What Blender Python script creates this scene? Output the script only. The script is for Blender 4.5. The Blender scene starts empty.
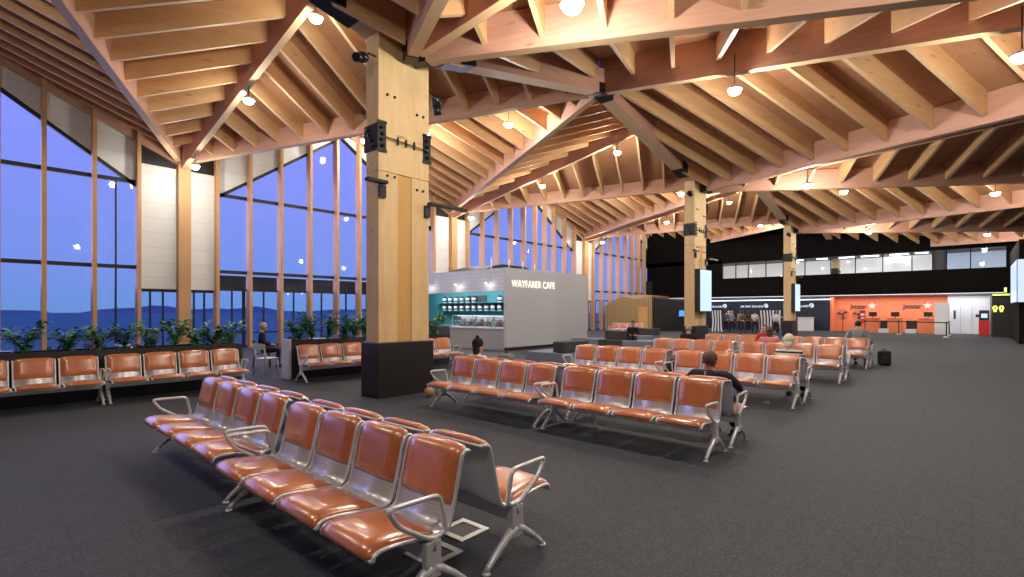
import bpy, bmesh, math, random
from mathutils import Vector, Matrix
random.seed(7)
C = bpy.context.scene.collection
PI = math.pi
# ------------------------------------------------------------------ frame of the place
# X runs along the window wall (away from us, to the right), Y towards the window wall, Z up; eye at the origin
YAW = math.radians(42.217)

# ------------------------------------------------------------------ materials
def newmat(name):
    m = bpy.data.materials.new(name); m.use_nodes = True
    nt = m.node_tree; b = nt.nodes['Principled BSDF']
    return m, nt, b
def plain(name, col, rough=.5, metal=0, spec=None, emit=None, es=0, coat=0):
    m, nt, b = newmat(name)
    b.inputs['Base Color'].default_value = (*col, 1); b.inputs['Roughness'].default_value = rough
    b.inputs['Metallic'].default_value = metal
    if spec is not None: b.inputs['Specular IOR Level'].default_value = spec
    if coat: b.inputs['Coat Weight'].default_value = coat
    if emit: b.inputs['Emission Color'].default_value = (*emit, 1); b.inputs['Emission Strength'].default_value = es
    return m
def ramp(nt, fac, stops):
    r = nt.nodes.new('ShaderNodeValToRGB')
    e = r.color_ramp.elements
    e[0].position, e[0].color = stops[0][0], (*stops[0][1], 1)
    e[1].position, e[1].color = stops[-1][0], (*stops[-1][1], 1)
    for p, c in stops[1:-1]:
        x = e.new(p); x.color = (*c, 1)
    nt.links.new(fac, r.inputs[0]); return r.outputs[0]
def coords(nt, scale, kind='Object'):
    tc = nt.nodes.new('ShaderNodeTexCoord'); mp = nt.nodes.new('ShaderNodeMapping')
    mp.inputs['Scale'].default_value = scale
    nt.links.new(tc.outputs[kind], mp.inputs[0]); return mp.outputs[0]
def noise(nt, vec, scale, detail=4, rough=.55, dist=0):
    n = nt.nodes.new('ShaderNodeTexNoise'); n.inputs['Scale'].default_value = scale
    n.inputs['Detail'].default_value = detail; n.inputs['Roughness'].default_value = rough
    n.inputs['Distortion'].default_value = dist
    nt.links.new(vec, n.inputs['Vector']); return n.outputs['Fac']
def mixc(nt, fac, a, b, mode='MIX'):
    n = nt.nodes.new('ShaderNodeMix'); n.data_type = 'RGBA'; n.blend_type = mode
    for i, v in ((0, fac), (6, a), (7, b)):
        if isinstance(v, (int, float)): n.inputs[i].default_value = v
        elif isinstance(v, tuple): n.inputs[i].default_value = (*v, 1)
        else: nt.links.new(v, n.inputs[i])
    return n.outputs[2]
def wood(name, dark, light, knot=(.25, .12, .05), grain=(.6, 9, 9), rough=.55, knots=True):
    m, nt, b = newmat(name)
    v = coords(nt, grain)
    f = noise(nt, v, 1.3, 6, .6, 1.2)
    c = ramp(nt, f, [(.3, dark), (.52, tuple((x + y) / 2 for x, y in zip(dark, light))), (.7, light)])
    if knots:
        vk = coords(nt, (.55, 2.2, 2.2))
        vo = nt.nodes.new('ShaderNodeTexVoronoi'); vo.inputs['Scale'].default_value = 1.6
        nt.links.new(vk, vo.inputs['Vector'])
        k = ramp(nt, vo.outputs['Distance'], [(.05, (1, 1, 1)), (.13, (0, 0, 0))])
        c = mixc(nt, k, c, knot)
    v2 = coords(nt, (.25, .9, .9)); f2 = noise(nt, v2, .8, 2)
    c = mixc(nt, .35, c, ramp(nt, f2, [(.35, dark), (.65, light)]))
    nt.links.new(c, b.inputs['Base Color']); b.inputs['Roughness'].default_value = rough
    b.inputs['Specular IOR Level'].default_value = .35
    return m
M = {}
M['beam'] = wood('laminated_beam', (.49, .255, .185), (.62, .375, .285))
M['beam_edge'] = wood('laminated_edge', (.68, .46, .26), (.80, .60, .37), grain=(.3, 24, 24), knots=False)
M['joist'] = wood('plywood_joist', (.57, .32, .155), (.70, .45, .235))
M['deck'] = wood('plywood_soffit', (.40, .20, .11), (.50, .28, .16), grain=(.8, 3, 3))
M['column'] = wood('column_plywood', (.70, .47, .23), (.84, .64, .37), grain=(4, 4, .5))
M['strip'] = wood('column_strip', (.64, .36, .12), (.72, .44, .17), grain=(8, 8, .5), knots=False)
M['post'] = wood('mullion_timber', (.55, .31, .15), (.66, .41, .22), grain=(9, 9, .5), knots=False)
M['black'] = plain('black_paint', (.012, .012, .014), .5)
M['blackmet'] = plain('black_steel', (.015, .015, .017), .35, .3)
M['basebl'] = plain('column_plinth_black', (.014, .013, .015), .45)
M['alu'] = plain('cast_aluminium', (.76, .77, .81), .36, .35)
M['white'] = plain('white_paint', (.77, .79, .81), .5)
M['screenw'] = plain('lit_screen', (.02, .02, .02), .3, emit=(.55, .75, .95), es=.95)
M['globe'] = plain('lamp_globe', (1, .95, .85), .4, emit=(1, .9, .76), es=60)
M['teal'] = plain('cafe_teal_wall', (.05, .25, .29), .5)
M['stone'] = plain('cafe_counter_front', (.42, .42, .38), .55)
M['felt'] = None
M['navywall'] = plain('navy_checkin_wall', (.018, .026, .05), .5)
M['orange'] = plain('orange_checkin_wall', (.85, .24, .10), .6)
M['red'] = plain('red_plastic', (.6, .02, .03), .4)
M['grey'] = plain('mid_grey', (.3, .3, .32), .5)
M['dgrey'] = plain('dark_grey_plastic', (.05, .05, .055), .5)
M['striplight'] = plain('white_strip_light', (1, 1, 1), .5, emit=(.85, .92, 1), es=3.0)
M['lettering'] = plain('backlit_letters', (.9, .9, .8), .5, emit=(1, .98, .76), es=.85)
M['yellowsign'] = plain('lit_yellow_sign', (.8, .8, .2), .5, emit=(.85, 1, .12), es=1.6)
M['greensign'] = plain('lit_green_sign', (.3, .7, .2), .5, emit=(.75, 1, .25), es=1.2)
M['whitelet'] = plain('white_letters', (.85, .87, .9), .5, emit=(.85, .9, 1), es=.45)
M['darklet'] = plain('dark_letters', (.025, .022, .025), .5)
M['skin'] = plain('skin', (.60, .34, .24), .55)
M['skin_d'] = plain('skin_deep', (.30, .14, .085), .5)
M['eye'] = plain('eye_dark', (.03, .02, .02), .2)
M['soil'] = plain('potting_soil', (.02, .013, .008), .9)
M['roomwall'] = plain('glowing_office_wall', (.75, .76, .74), .6, emit=(1, .97, .9), es=.38)  # wall glows by itself in place of the office lighting
M['roomwallb'] = plain('glowing_corridor_wall', (.5, .6, .75), .6, emit=(.7, .83, 1), es=.30)  # glow put into the wall in place of corridor lighting

def carpet():
    m, nt, b = newmat('charcoal_carpet')
    v = coords(nt, (1, 1, 1))
    f = noise(nt, v, 42, 3, .8)
    f2 = noise(nt, v, 9, 5, .75)
    f3 = noise(nt, v, .5, 3)
    c = ramp(nt, f, [(.34, (.014, .017, .025)), (.5, (.050, .058, .077)), (.68, (.145, .163, .205))])
    c2 = ramp(nt, f2, [(.35, (.026, .030, .041)), (.65, (.070, .079, .100))])
    c = mixc(nt, .5, c, c2)
    c = mixc(nt, .25, c, ramp(nt, f3, [(.3, (.030, .035, .047)), (.7, (.054, .061, .078))]))
    # square carpet tiles: faint joints
    br = nt.nodes.new('ShaderNodeTexBrick'); br.offset = 0
    br.inputs['Scale'].default_value = 1; br.inputs['Brick Width'].default_value = .6; br.inputs['Row Height'].default_value = .6
    br.inputs['Mortar Size'].default_value = .004
    nt.links.new(v, br.inputs['Vector'])
    c = mixc(nt, mixc(nt, .35, (0, 0, 0), br.outputs['Fac']), c, (.02, .02, .022))
    nt.links.new(c, b.inputs['Base Color']); b.inputs['Roughness'].default_value = .75
    b.inputs['Specular IOR Level'].default_value = .3
    bp = nt.nodes.new('ShaderNodeBump'); bp.inputs['Strength'].default_value = .35; bp.inputs['Distance'].default_value = .01
    nt.links.new(f, bp.inputs['Height']); nt.links.new(bp.outputs[0], b.inputs['Normal'])
    return m
M['carpet'] = carpet()
def leather():
    m, nt, b = newmat('tan_orange_leather')
    v = coords(nt, (1, 1, 1)); f = noise(nt, v, 6, 4)
    oi = nt.nodes.new('ShaderNodeObjectInfo')
    c = ramp(nt, f, [(.3, (.51, .15, .05)), (.7, (.62, .20, .075))])
    hs = nt.nodes.new('ShaderNodeHueSaturation'); nt.links.new(c, hs.inputs['Color'])
    mp = nt.nodes.new('ShaderNodeMapRange'); mp.inputs[3].default_value = .88; mp.inputs[4].default_value = 1.1
    nt.links.new(oi.outputs['Random'], mp.inputs[0]); nt.links.new(mp.outputs[0], hs.inputs['Value'])
    nt.links.new(hs.outputs[0], b.inputs['Base Color'])
    b.inputs['Roughness'].default_value = .3; b.inputs['Specular IOR Level'].default_value = .9; b.inputs['Coat Weight'].default_value = .7; b.inputs['Coat Roughness'].default_value = .22; b.inputs['Coat IOR'].default_value = 1.7
    return m
M['leather'] = leather()
def perforated():
    m, nt, b = newmat('perforated_silver_steel')
    v = coords(nt, (170, 170, 170))
    vo = nt.nodes.new('ShaderNodeTexVoronoi'); vo.inputs['Scale'].default_value = 1; vo.inputs['Randomness'].default_value = 0
    nt.links.new(v, vo.inputs['Vector'])
    c = ramp(nt, vo.outputs['Distance'], [(.22, (.25, .25, .28)), (.34, (.74, .75, .82))])
    nt.links.new(c, b.inputs['Base Color']); b.inputs['Metallic'].default_value = .45; b.inputs['Roughness'].default_value = .34
    return m
M['perf'] = perforated()
def glass(name, tint=(1, 1, 1), k=.55):
    m = bpy.data.materials.new(name); m.use_nodes = True; nt = m.node_tree; nt.nodes.clear()
    o = nt.nodes.new('ShaderNodeOutputMaterial'); t = nt.nodes.new('ShaderNodeBsdfTransparent'); g = nt.nodes.new('ShaderNodeBsdfGlossy')
    t.inputs[0].default_value = (*tint, 1); g.inputs['Roughness'].default_value = .02
    fr = nt.nodes.new('ShaderNodeFresnel'); fr.inputs[0].default_value = 1.5
    mp = nt.nodes.new('ShaderNodeMath'); mp.operation = 'MULTIPLY'; mp.inputs[1].default_value = k
    ge = nt.nodes.new('ShaderNodeNewGeometry'); iv = nt.nodes.new('ShaderNodeMath'); iv.operation = 'SUBTRACT'; iv.inputs[0].default_value = 1
    nt.links.new(ge.outputs['Backfacing'], iv.inputs[1]); m2 = nt.nodes.new('ShaderNodeMath'); m2.operation = 'MULTIPLY'
    nt.links.new(fr.outputs[0], m2.inputs[0]); nt.links.new(iv.outputs[0], m2.inputs[1]); nt.links.new(m2.outputs[0], mp.inputs[0])
    mx = nt.nodes.new('ShaderNodeMixShader')
    nt.links.new(mp.outputs[0], mx.inputs[0]); nt.links.new(t.outputs[0], mx.inputs[1]); nt.links.new(g.outputs[0], mx.inputs[2])
    nt.links.new(mx.outputs[0], o.inputs[0]); return m
M['glass'] = glass('window_glass', (.95, .97, 1), 1.0)
M['caseglass'] = glass('display_glass', (.93, .97, .97), 1.0)
def seams(name, col, line, w, h, rough=.5, mort=.012, rotate=None):
    m, nt, b = newmat(name)
    v = coords(nt, (1, 1, 1))
    if rotate:
        mp = v.node; mp.inputs['Rotation'].default_value = rotate
    br = nt.nodes.new('ShaderNodeTexBrick'); br.offset = 0
    br.inputs['Color1'].default_value = (*col, 1); br.inputs['Color2'].default_value = tuple(x * .97 for x in col) + (1,)
    br.inputs['Mortar'].default_value = (*line, 1)
    br.inputs['Scale'].default_value = 1; br.inputs['Brick Width'].default_value = w; br.inputs['Row Height'].default_value = h
    br.inputs['Mortar Size'].default_value = mort
    nt.links.new(v, br.inputs['Vector']); nt.links.new(br.outputs['Color'], b.inputs['Base Color'])
    b.inputs['Roughness'].default_value = rough
    return m
M['panel'] = seams('white_wall_panel', (.78, .81, .84), (.6, .61, .62), 30, .62, .4, .01, (PI / 2, 0, 0))
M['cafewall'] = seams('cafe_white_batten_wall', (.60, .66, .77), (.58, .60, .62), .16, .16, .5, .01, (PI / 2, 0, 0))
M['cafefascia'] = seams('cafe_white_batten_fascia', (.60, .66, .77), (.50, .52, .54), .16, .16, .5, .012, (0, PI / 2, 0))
M['slats'] = seams('kiosk_timber_slats', (.50, .36, .17), (.16, .10, .045), 50, .16, .55, .03, (0, PI / 2, 0))
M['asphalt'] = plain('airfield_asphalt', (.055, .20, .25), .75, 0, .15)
M['hill'] = plain('far_hills', (.07, .14, .25), .9)  # blue haze of distance is put into the hill colour
M['ottoman'] = plain('blue_grey_upholstery', (.20, .235, .32), .8)
M['ottomand'] = plain('charcoal_upholstery', (.055, .055, .065), .8)
def fabric(name, col):
    m, nt, b = newmat(name)
    v = coords(nt, (1, 1, 1)); f = noise(nt, v, 14, 3)
    c = ramp(nt, f, [(.3, tuple(x * .8 for x in col)), (.7, tuple(min(1, x * 1.1) for x in col))])
    nt.links.new(c, b.inputs['Base Color']); b.inputs['Roughness'].default_value = .85
    return m
def stripes(name, a, bcol, w, axis=2):
    m, nt, b = newmat(name)
    v = coords(nt, (1, 1, 1)); wv = nt.nodes.new('ShaderNodeTexWave'); wv.wave_type = 'BANDS'
    wv.bands_direction = 'XYZ'[axis]; wv.inputs['Scale'].default_value = .314 / w; wv.inputs['Distortion'].default_value = 3.2 if axis == 1 else .2; wv.inputs['Detail Scale'].default_value = .6
    wv.inputs['Detail'].default_value = .5
    nt.links.new(v, wv.inputs['Vector'])
    c = ramp(nt, wv.outputs['Fac'], [(.46, a), (.54, bcol)])
    nt.links.new(c, b.inputs['Base Color']); b.inputs['Roughness'].default_value = .7
    return m
def leafmat():
    m, nt, b = newmat('glossy_leaves')
    oi = coords(nt, (1, 1, 1)); f = noise(nt, oi, 7, 2)
    c = ramp(nt, f, [(.3, (.03, .14, .03)), (.55, (.07, .28, .05)), (.75, (.17, .42, .08))])
    nt.links.new(c, b.inputs['Base Color']); b.inputs['Roughness'].default_value = .4
    return m
M['leaf'] = leafmat()

# ------------------------------------------------------------------ mesh helpers
class MB:
    def __init__(s): s.v = []; s.f = []; s.m = []; s.sm = []
    def add(s, vs, fs, mi=0, smooth=False):
        o = len(s.v); s.v += [tuple(x) for x in vs]
        for f in fs: s.f.append([i + o for i in f]); s.m.append(mi); s.sm.append(smooth)
        return s
    def box(s, x0, x1, y0, y1, z0, z1, mi=0):
        vs = [(x0, y0, z0), (x1, y0, z0), (x1, y1, z0), (x0, y1, z0), (x0, y0, z1), (x1, y0, z1), (x1, y1, z1), (x0, y1, z1)]
        return s.add(vs, [(3, 2, 1, 0), (4, 5, 6, 7), (0, 1, 5, 4), (1, 2, 6, 5), (2, 3, 7, 6), (3, 0, 4, 7)], mi)
    def cbox(s, x0, x1, y0, y1, z0, z1, b=.01, mi=0, seg=2):
        bm = bmesh.new(); bmesh.ops.create_cube(bm, size=1)
        for v in bm.verts:
            v.co = Vector(((x0 + x1) / 2 + v.co.x * (x1 - x0), (y0 + y1) / 2 + v.co.y * (y1 - y0), (z0 + z1) / 2 + v.co.z * (z1 - z0)))
        bmesh.ops.bevel(bm, geom=bm.edges[:], offset=b, segments=seg, affect='EDGES', profile=.5)
        bm.verts.index_update()
        s.add([v.co[:] for v in bm.verts], [[v.index for v in f.verts] for f in bm.faces], mi); bm.free(); return s
    def tube(s, pts, r, n=8, mi=0, closed=False, cap=True, flat=1.0):
        pts = [Vector(p) for p in pts]; k = len(pts)
        rs = r if isinstance(r, (list, tuple)) else [r] * k
        rings = []; up = None
        for i, p in enumerate(pts):
            a = pts[(i - 1) % k] if (closed or i > 0) else p; b = pts[(i + 1) % k] if (closed or i < k - 1) else p
            t = (b - a).normalized()
            if up is None:
                up = Vector((0, 0, 1)) if abs(t.z) < .9 else Vector((1, 0, 0))
            x = t.cross(up)
            if x.length < 1e-4: x = t.orthogonal()
            x.normalize(); y = x.cross(t).normalized(); up = y
            rings.append([p + (x * math.cos(2 * PI * j / n) * flat + y * math.sin(2 * PI * j / n)) * rs[i] for j in range(n)])
        vs = [q for rg in rings for q in rg]; fs = []
        for i in range(k if closed else k - 1):
            j2 = (i + 1) % k
            for j in range(n): fs.append((i * n + j, i * n + (j + 1) % n, j2 * n + (j + 1) % n, j2 * n + j))
        s.add(vs, fs, mi, True)
        if cap and not closed:
            o = len(s.v) - len(vs)
            s.f.append([o + j for j in range(n)][::-1]); s.m.append(mi); s.sm.append(False)
            s.f.append([o + (k - 1) * n + j for j in range(n)]); s.m.append(mi); s.sm.append(False)
        return s
    def lathe(s, prof, c=(0, 0, 0), n=16, mi=0, axis='z'):
        vs = []; fs = []; k = len(prof)
        for r, h in prof:
            for j in range(n):
                a = 2 * PI * j / n
                p = (r * math.cos(a), r * math.sin(a), h)
                if axis == 'y': p = (p[0], h, p[1])
                if axis == 'x': p = (h, p[0], p[1])
                vs.append((c[0] + p[0], c[1] + p[1], c[2] + p[2]))
        for i in range(k - 1):
            for j in range(n): fs.append((i * n + j, i * n + (j + 1) % n, (i + 1) * n + (j + 1) % n, (i + 1) * n + j))
        fs.append(list(range(n))[::-1]); fs.append([(k - 1) * n + j for j in range(n)])
        return s.add(vs, fs, mi, True)
    def ball(s, c, r, n=12, k=8, mi=0):
        rx, ry, rz = r if isinstance(r, (tuple, list)) else (r, r, r)
        vs = [(c[0], c[1], c[2] - rz)]; fs = []
        for i in range(1, k):
            t = -PI / 2 + PI * i / k
            for j in range(n):
                a = 2 * PI * j / n
                vs.append((c[0] + rx * math.cos(t) * math.cos(a), c[1] + ry * math.cos(t) * math.sin(a), c[2] + rz * math.sin(t)))
        vs.append((c[0], c[1], c[2] + rz)); L = len(vs) - 1
        for j in range(n):
            fs.append((0, 1 + (j + 1) % n, 1 + j)); fs.append((L, 1 + (k - 2) * n + j, 1 + (k - 2) * n + (j + 1) % n))
        for i in range(k - 2):
            for j in range(n): fs.append((1 + i * n + j, 1 + i * n + (j + 1) % n, 1 + (i + 1) * n + (j + 1) % n, 1 + (i + 1) * n + j))
        return s.add(vs, fs, mi, True)
    def poly(s, pts, thick, mi=0):
        # flat polygon pushed along the vector THICK
        n = len(pts); t = Vector(thick); vs = [Vector(p) for p in pts] + [Vector(p) + t for p in pts]
        fs = [list(range(n))[::-1], [n + i for i in range(n)]] + [(i, (i + 1) % n, n + (i + 1) % n, n + i) for i in range(n)]
        return s.add(vs, fs, mi)
    def mesh(s, name, mats):
        me = bpy.data.meshes.new(name); me.from_pydata(s.v, [], s.f)
        for m in (mats if isinstance(mats, (list, tuple)) else [mats]): me.materials.append(m)
        me.polygons.foreach_set('material_index', s.m); me.polygons.foreach_set('use_smooth', s.sm)
        bm = bmesh.new(); bm.from_mesh(me); bmesh.ops.recalc_face_normals(bm, faces=bm.faces); bm.to_mesh(me); bm.free()
        me.update(); return me
    def build(s, name, mats, parent=None, loc=(0, 0, 0), rotz=0):
        o = bpy.data.objects.new(name, s.mesh(name, mats)); C.objects.link(o)
        o.location = loc; o.rotation_euler = (0, 0, rotz)
        if parent: o.parent = parent
        return o
def tag(o, label, cat, group=None):
    o['label'] = label; o['category'] = cat
    if group: o['group'] = group
    return o
def thing(name, label, cat, loc=(0, 0, 0), rotz=0, group=None):
    o = bpy.data.objects.new(name, None); C.objects.link(o); o.empty_display_size = .1
    o.location = loc; o.rotation_euler = (0, 0, rotz)
    return tag(o, label, cat, group)
def st(o): o['kind'] = 'structure'; return o
def kids(o, table): return table.get(o.name, [])
def copy_tree(o, parent=None):
    c = o.copy(); C.objects.link(c)
    if parent: c.parent = parent
    for ch in list(o.children): copy_tree(ch, c)
    return c
def dup(o, loc, rotz, label, group=None):
    c = copy_tree(o); c.location = loc; c.rotation_euler = (0, 0, rotz); c['label'] = label
    if group: c['group'] = group
    return c
def text(body, size, depth, name, m, parent, loc, rot, sx=1.0, bold=0.0, space=1.0):
    cu = bpy.data.curves.new(name, 'FONT'); cu.body = body; cu.size = size; cu.extrude = depth
    cu.offset = bold; cu.space_character = space; cu.align_x = 'CENTER'; cu.align_y = 'CENTER'
    t = bpy.data.objects.new(name + '_source', cu); C.objects.link(t)
    bpy.context.view_layer.update()
    dg = bpy.context.evaluated_depsgraph_get()
    me = bpy.data.meshes.new_from_object(t.evaluated_get(dg)); me.materials.clear(); me.materials.append(m)
    bpy.data.objects.remove(t); bpy.data.curves.remove(cu)
    o = bpy.data.objects.new(name, me); C.objects.link(o); o.location = loc; o.rotation_euler = rot; o.scale = (sx, 1, 1)
    if parent: o.parent = parent
    return o
def light(name, kind, loc, power, col, parent=None, size=.1, rot=None, spot=None, size_y=None):
    l = bpy.data.lights.new(name, kind); l.energy = power; l.color = col
    if kind == 'AREA':
        l.size = size
        if size_y: l.shape = 'RECTANGLE'; l.size_y = size_y
    else: l.shadow_soft_size = size
    if kind == 'SPOT': l.spot_size = spot; l.spot_blend = .6
    o = bpy.data.objects.new(name, l); C.objects.link(o); o.location = loc
    if rot: o.rotation_euler = rot
    if parent: o.parent = parent
    return o

# ------------------------------------------------------------------ the roof lattice
S = 15.2; CU = 6.3; CV = 8.8; WV = 25.26; AU = 6.6; HV = -8.0
cu = lambda k: CU + S * k
D = {}   # soffit (deck) nodes
def A_(k): return Vector((AU + S * k, WV, 8.75))
def P_(k): return Vector((AU + S * (k + .5), WV, 12.15))
def CT(k): return Vector((cu(k), CV, 11.6))
def N1(k): return Vector((cu(k) + S / 2, CV, 9.35))
def C2(k): return Vector((cu(k), CV, 7.5))
def N2(k): return Vector((cu(k) + S / 2, CV, 9.7))
def NP(k): return Vector((cu(k) + S / 2, HV, 6.85))
def CP(k): return Vector((cu(k), HV, 8.9))
cnt = [0]
def beam(name, a, b, w, za, zb, da, db=None, plates=(), ext=0):
    """prism from a to b (plan), bottom heights za, zb, depths da, db; grain along its length"""
    db = da if db is None else db
    a = Vector(a); b = Vector(b); d = Vector((b.x - a.x, b.y - a.y, 0)); L = d.length; ang = math.atan2(d.y, d.x)
    mb = MB(); h = w / 2
    vs = [(0, -h, 0), (0, h, 0), (0, h, da), (0, -h, da), (L, -h, zb - za), (L, h, zb - za), (L, h, zb - za + db), (L, -h, zb - za + db)]
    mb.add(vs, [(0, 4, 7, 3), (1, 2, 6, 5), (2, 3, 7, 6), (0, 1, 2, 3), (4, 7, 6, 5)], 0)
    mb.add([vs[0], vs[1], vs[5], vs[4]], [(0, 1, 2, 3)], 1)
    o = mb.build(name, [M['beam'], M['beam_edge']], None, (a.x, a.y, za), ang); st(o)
    for (t0, t1, up) in plates:
        q = MB(); g = .02
        z0 = (zb - za) * t0 / L; z1 = (zb - za) * t1 / L
        v2 = [(t0, -h - g, z0 - g), (t0, h + g, z0 - g), (t0, h + g, z0 + up), (t0, -h - g, z0 + up), (t1, -h - g, z1 - g), (t1, h + g, z1 - g), (t1, h + g, z1 + up), (t1, -h - g, z1 + up)]
        q.add(v2, [(3, 2, 1, 0), (4, 5, 6, 7), (0, 1, 5, 4), (1, 2, 6, 5), (2, 3, 7, 6), (3, 0, 4, 7)])
        pl = q.build('steel_plate', M['blackmet'], o)
    return o
def plane_z(p, q, r):
    n = (q - p).cross(r - p)
    return lambda x, y: p.z - (n.x * (x - p.x) + n.y * (y - p.y)) / n.z
def panel(v0, v1, top):
    """one triangular soffit panel with its row of joists at right angles to the valley v0-v1"""
    mb = MB(); ctr = (v0 + v1 + top) / 3
    d = Vector((v1.x - v0.x, v1.y - v0.y, 0)); L = d.length; d.normalize()
    n = Vector((-d.y, d.x, 0))
    if n.dot(top - v0) < 0: n = -n
    base = Vector((v0.x, v0.y, 0)); ang = math.atan2(n.y, n.x)
    R = Matrix.Rotation(-ang, 4, 'Z')
    loc = lambda p: R @ (Vector(p) - base)
    tri = [v0, v1, top]
    mb.poly([loc(p) for p in tri], (0, 0, .08))
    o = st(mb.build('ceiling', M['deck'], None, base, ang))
    fz = plane_z(v0, v1, top)
    def cross(p, q, s):           # where the joist line from v0+d*s meets edge p-q, distance along n
        a = (Vector((p.x, p.y, 0)) - base).dot(d); b = (Vector((q.x, q.y, 0)) - base).dot(d)
        if abs(b - a) < 1e-6 or not min(a, b) <= s <= max(a, b): return None
        t = (s - a) / (b - a); pt = p.lerp(q, t); return (Vector((pt.x, pt.y, 0)) - base).dot(n)
    s = .75
    while s < L - .5:
        hits = [c for c in (cross(v0, top, s), cross(v1, top, s)) if c is not None and c > .25]
        if hits:
            e = max(hits) - .06
            if e > .5:
                pa = base + d * s + n * .1; pb = base + d * s + n * e
                za = fz(pa.x, pa.y); zb = fz(pb.x, pb.y)
                q = MB(); h = .05; dp = .62
                la = loc(Vector((pa.x, pa.y, za))); lb = loc(Vector((pb.x, pb.y, zb)))
                # local: x along the joist
                vs = [(la.x, la.y - h, la.z - dp), (la.x, la.y + h, la.z - dp), (la.x, la.y + h, la.z), (la.x, la.y - h, la.z),
                      (lb.x, lb.y - h, lb.z - dp), (lb.x, lb.y + h, lb.z - dp), (lb.x, lb.y + h, lb.z), (lb.x, lb.y - h, lb.z)]
                q.add(vs, [(0, 4, 7, 3), (1, 2, 6, 5), (2, 3, 7, 6), (0, 1, 2, 3), (4, 7, 6, 5)], 0)
                q.add([vs[0], vs[1], vs[5], vs[4]], [(0, 1, 2, 3)], 1)
                q.build('joist', [M['joist'], M['beam_edge']], o)
        s += 1.15
    return o
KR = range(-2, 4)
for k in KR:
    a, a2, n, nm, ct, p = A_(k), A_(k + 1), N1(k), N1(k - 1), CT(k), P_(k)
    panel(a, n, ct); panel(a, nm, ct); panel(a, n, p); panel(a2, n, p)
    c, c3, n2, n2m, np_, npm, cp = C2(k), C2(k + 1), N2(k), N2(k - 1), NP(k), NP(k - 1), CP(k)
    panel(c, np_, cp); panel(c, npm, cp); panel(c, np_, n2); panel(c3, np_, n2)
    VB = .75
    beam('valley_beam', a, n, .22, a.z - VB, n.z - VB, VB)
    beam('valley_beam', a, nm, .22, a.z - VB, nm.z - VB, VB)
    beam('ridge_beam', a, ct, .2, a.z - 1.1, ct.z - 1.1, 1.1)
    beam('ridge_beam', p, n, .2, p.z - .75, n.z - .78, .75)
    cz = 6.75
    pad = Vector((.55, 0, 0))
    c0 = Vector((c.x, c.y - .2, c.z))
    beam('valley_beam', c0, np_, .22, cz, np_.z - .8, VB, .8, plates=((.1, .45, .3),))
    beam('valley_beam', c0, npm, .22, cz, npm.z - .8, VB, .8, plates=((.1, .45, .3),))
    beam('ridge_beam', c0, cp, .2, cz + .02, cp.z - 1.1, .72, 1.1, plates=((.1, .42, .12),))
    beam('ridge_beam', n2, np_, .24, n2.z - 1.1, np_.z - .8, 1.1, .8, plates=((0, .25, .12),))
    # portal arms between the columns, low at the column and meeting at the crown
    beam('portal_beam', c + pad, n2, .44, 7.13, 8.6, .75, plates=((.55, 1.35, .34), (7.6 - .95, 7.6 - .56, .3)))
    beam('portal_beam', c - pad, n2m, .44, 7.13, 8.6, .75, plates=((.55, 1.35, .34), (7.6 - .95, 7.6 - .56, .3)))
    # unseen upstand between the two roofs, plywood fill added to block the sky
    mb = MB(); y = CV + .06
    mb.poly([(c.x, y, c.z), (n2.x, y, n2.z - .3), (ct.x, y, ct.z), (n2m.x, y, n2m.z - .3)], (0, .1, 0))
    st(mb.build('wall_sky_block', M['deck']))
    # edge beams under the soffit along the glass wall
    for e in (a, a2):
        beam('edge_beam', (e.x, WV - .16, 0), (p.x, WV - .16, 0), .14, e.z - .88, p.z - .88, .86)

# ------------------------------------------------------------------ floor, outer walls
st(MB().box(-24.2, 53, HV - .2, WV + .25, -.2, 0).build('floor', M['carpet']))
st(MB().box(-24, 53, HV - .3, HV - .05, 0, 9.2).build('wall_right', plain('right_wall_paint', (.20, .19, .18), .7)))
st(MB().box(-24.2, -23.95, HV - .2, WV + .2, 0, 12.4).build('wall_back', plain('back_wall_paint', (.22, .2, .19), .7)))

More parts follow.
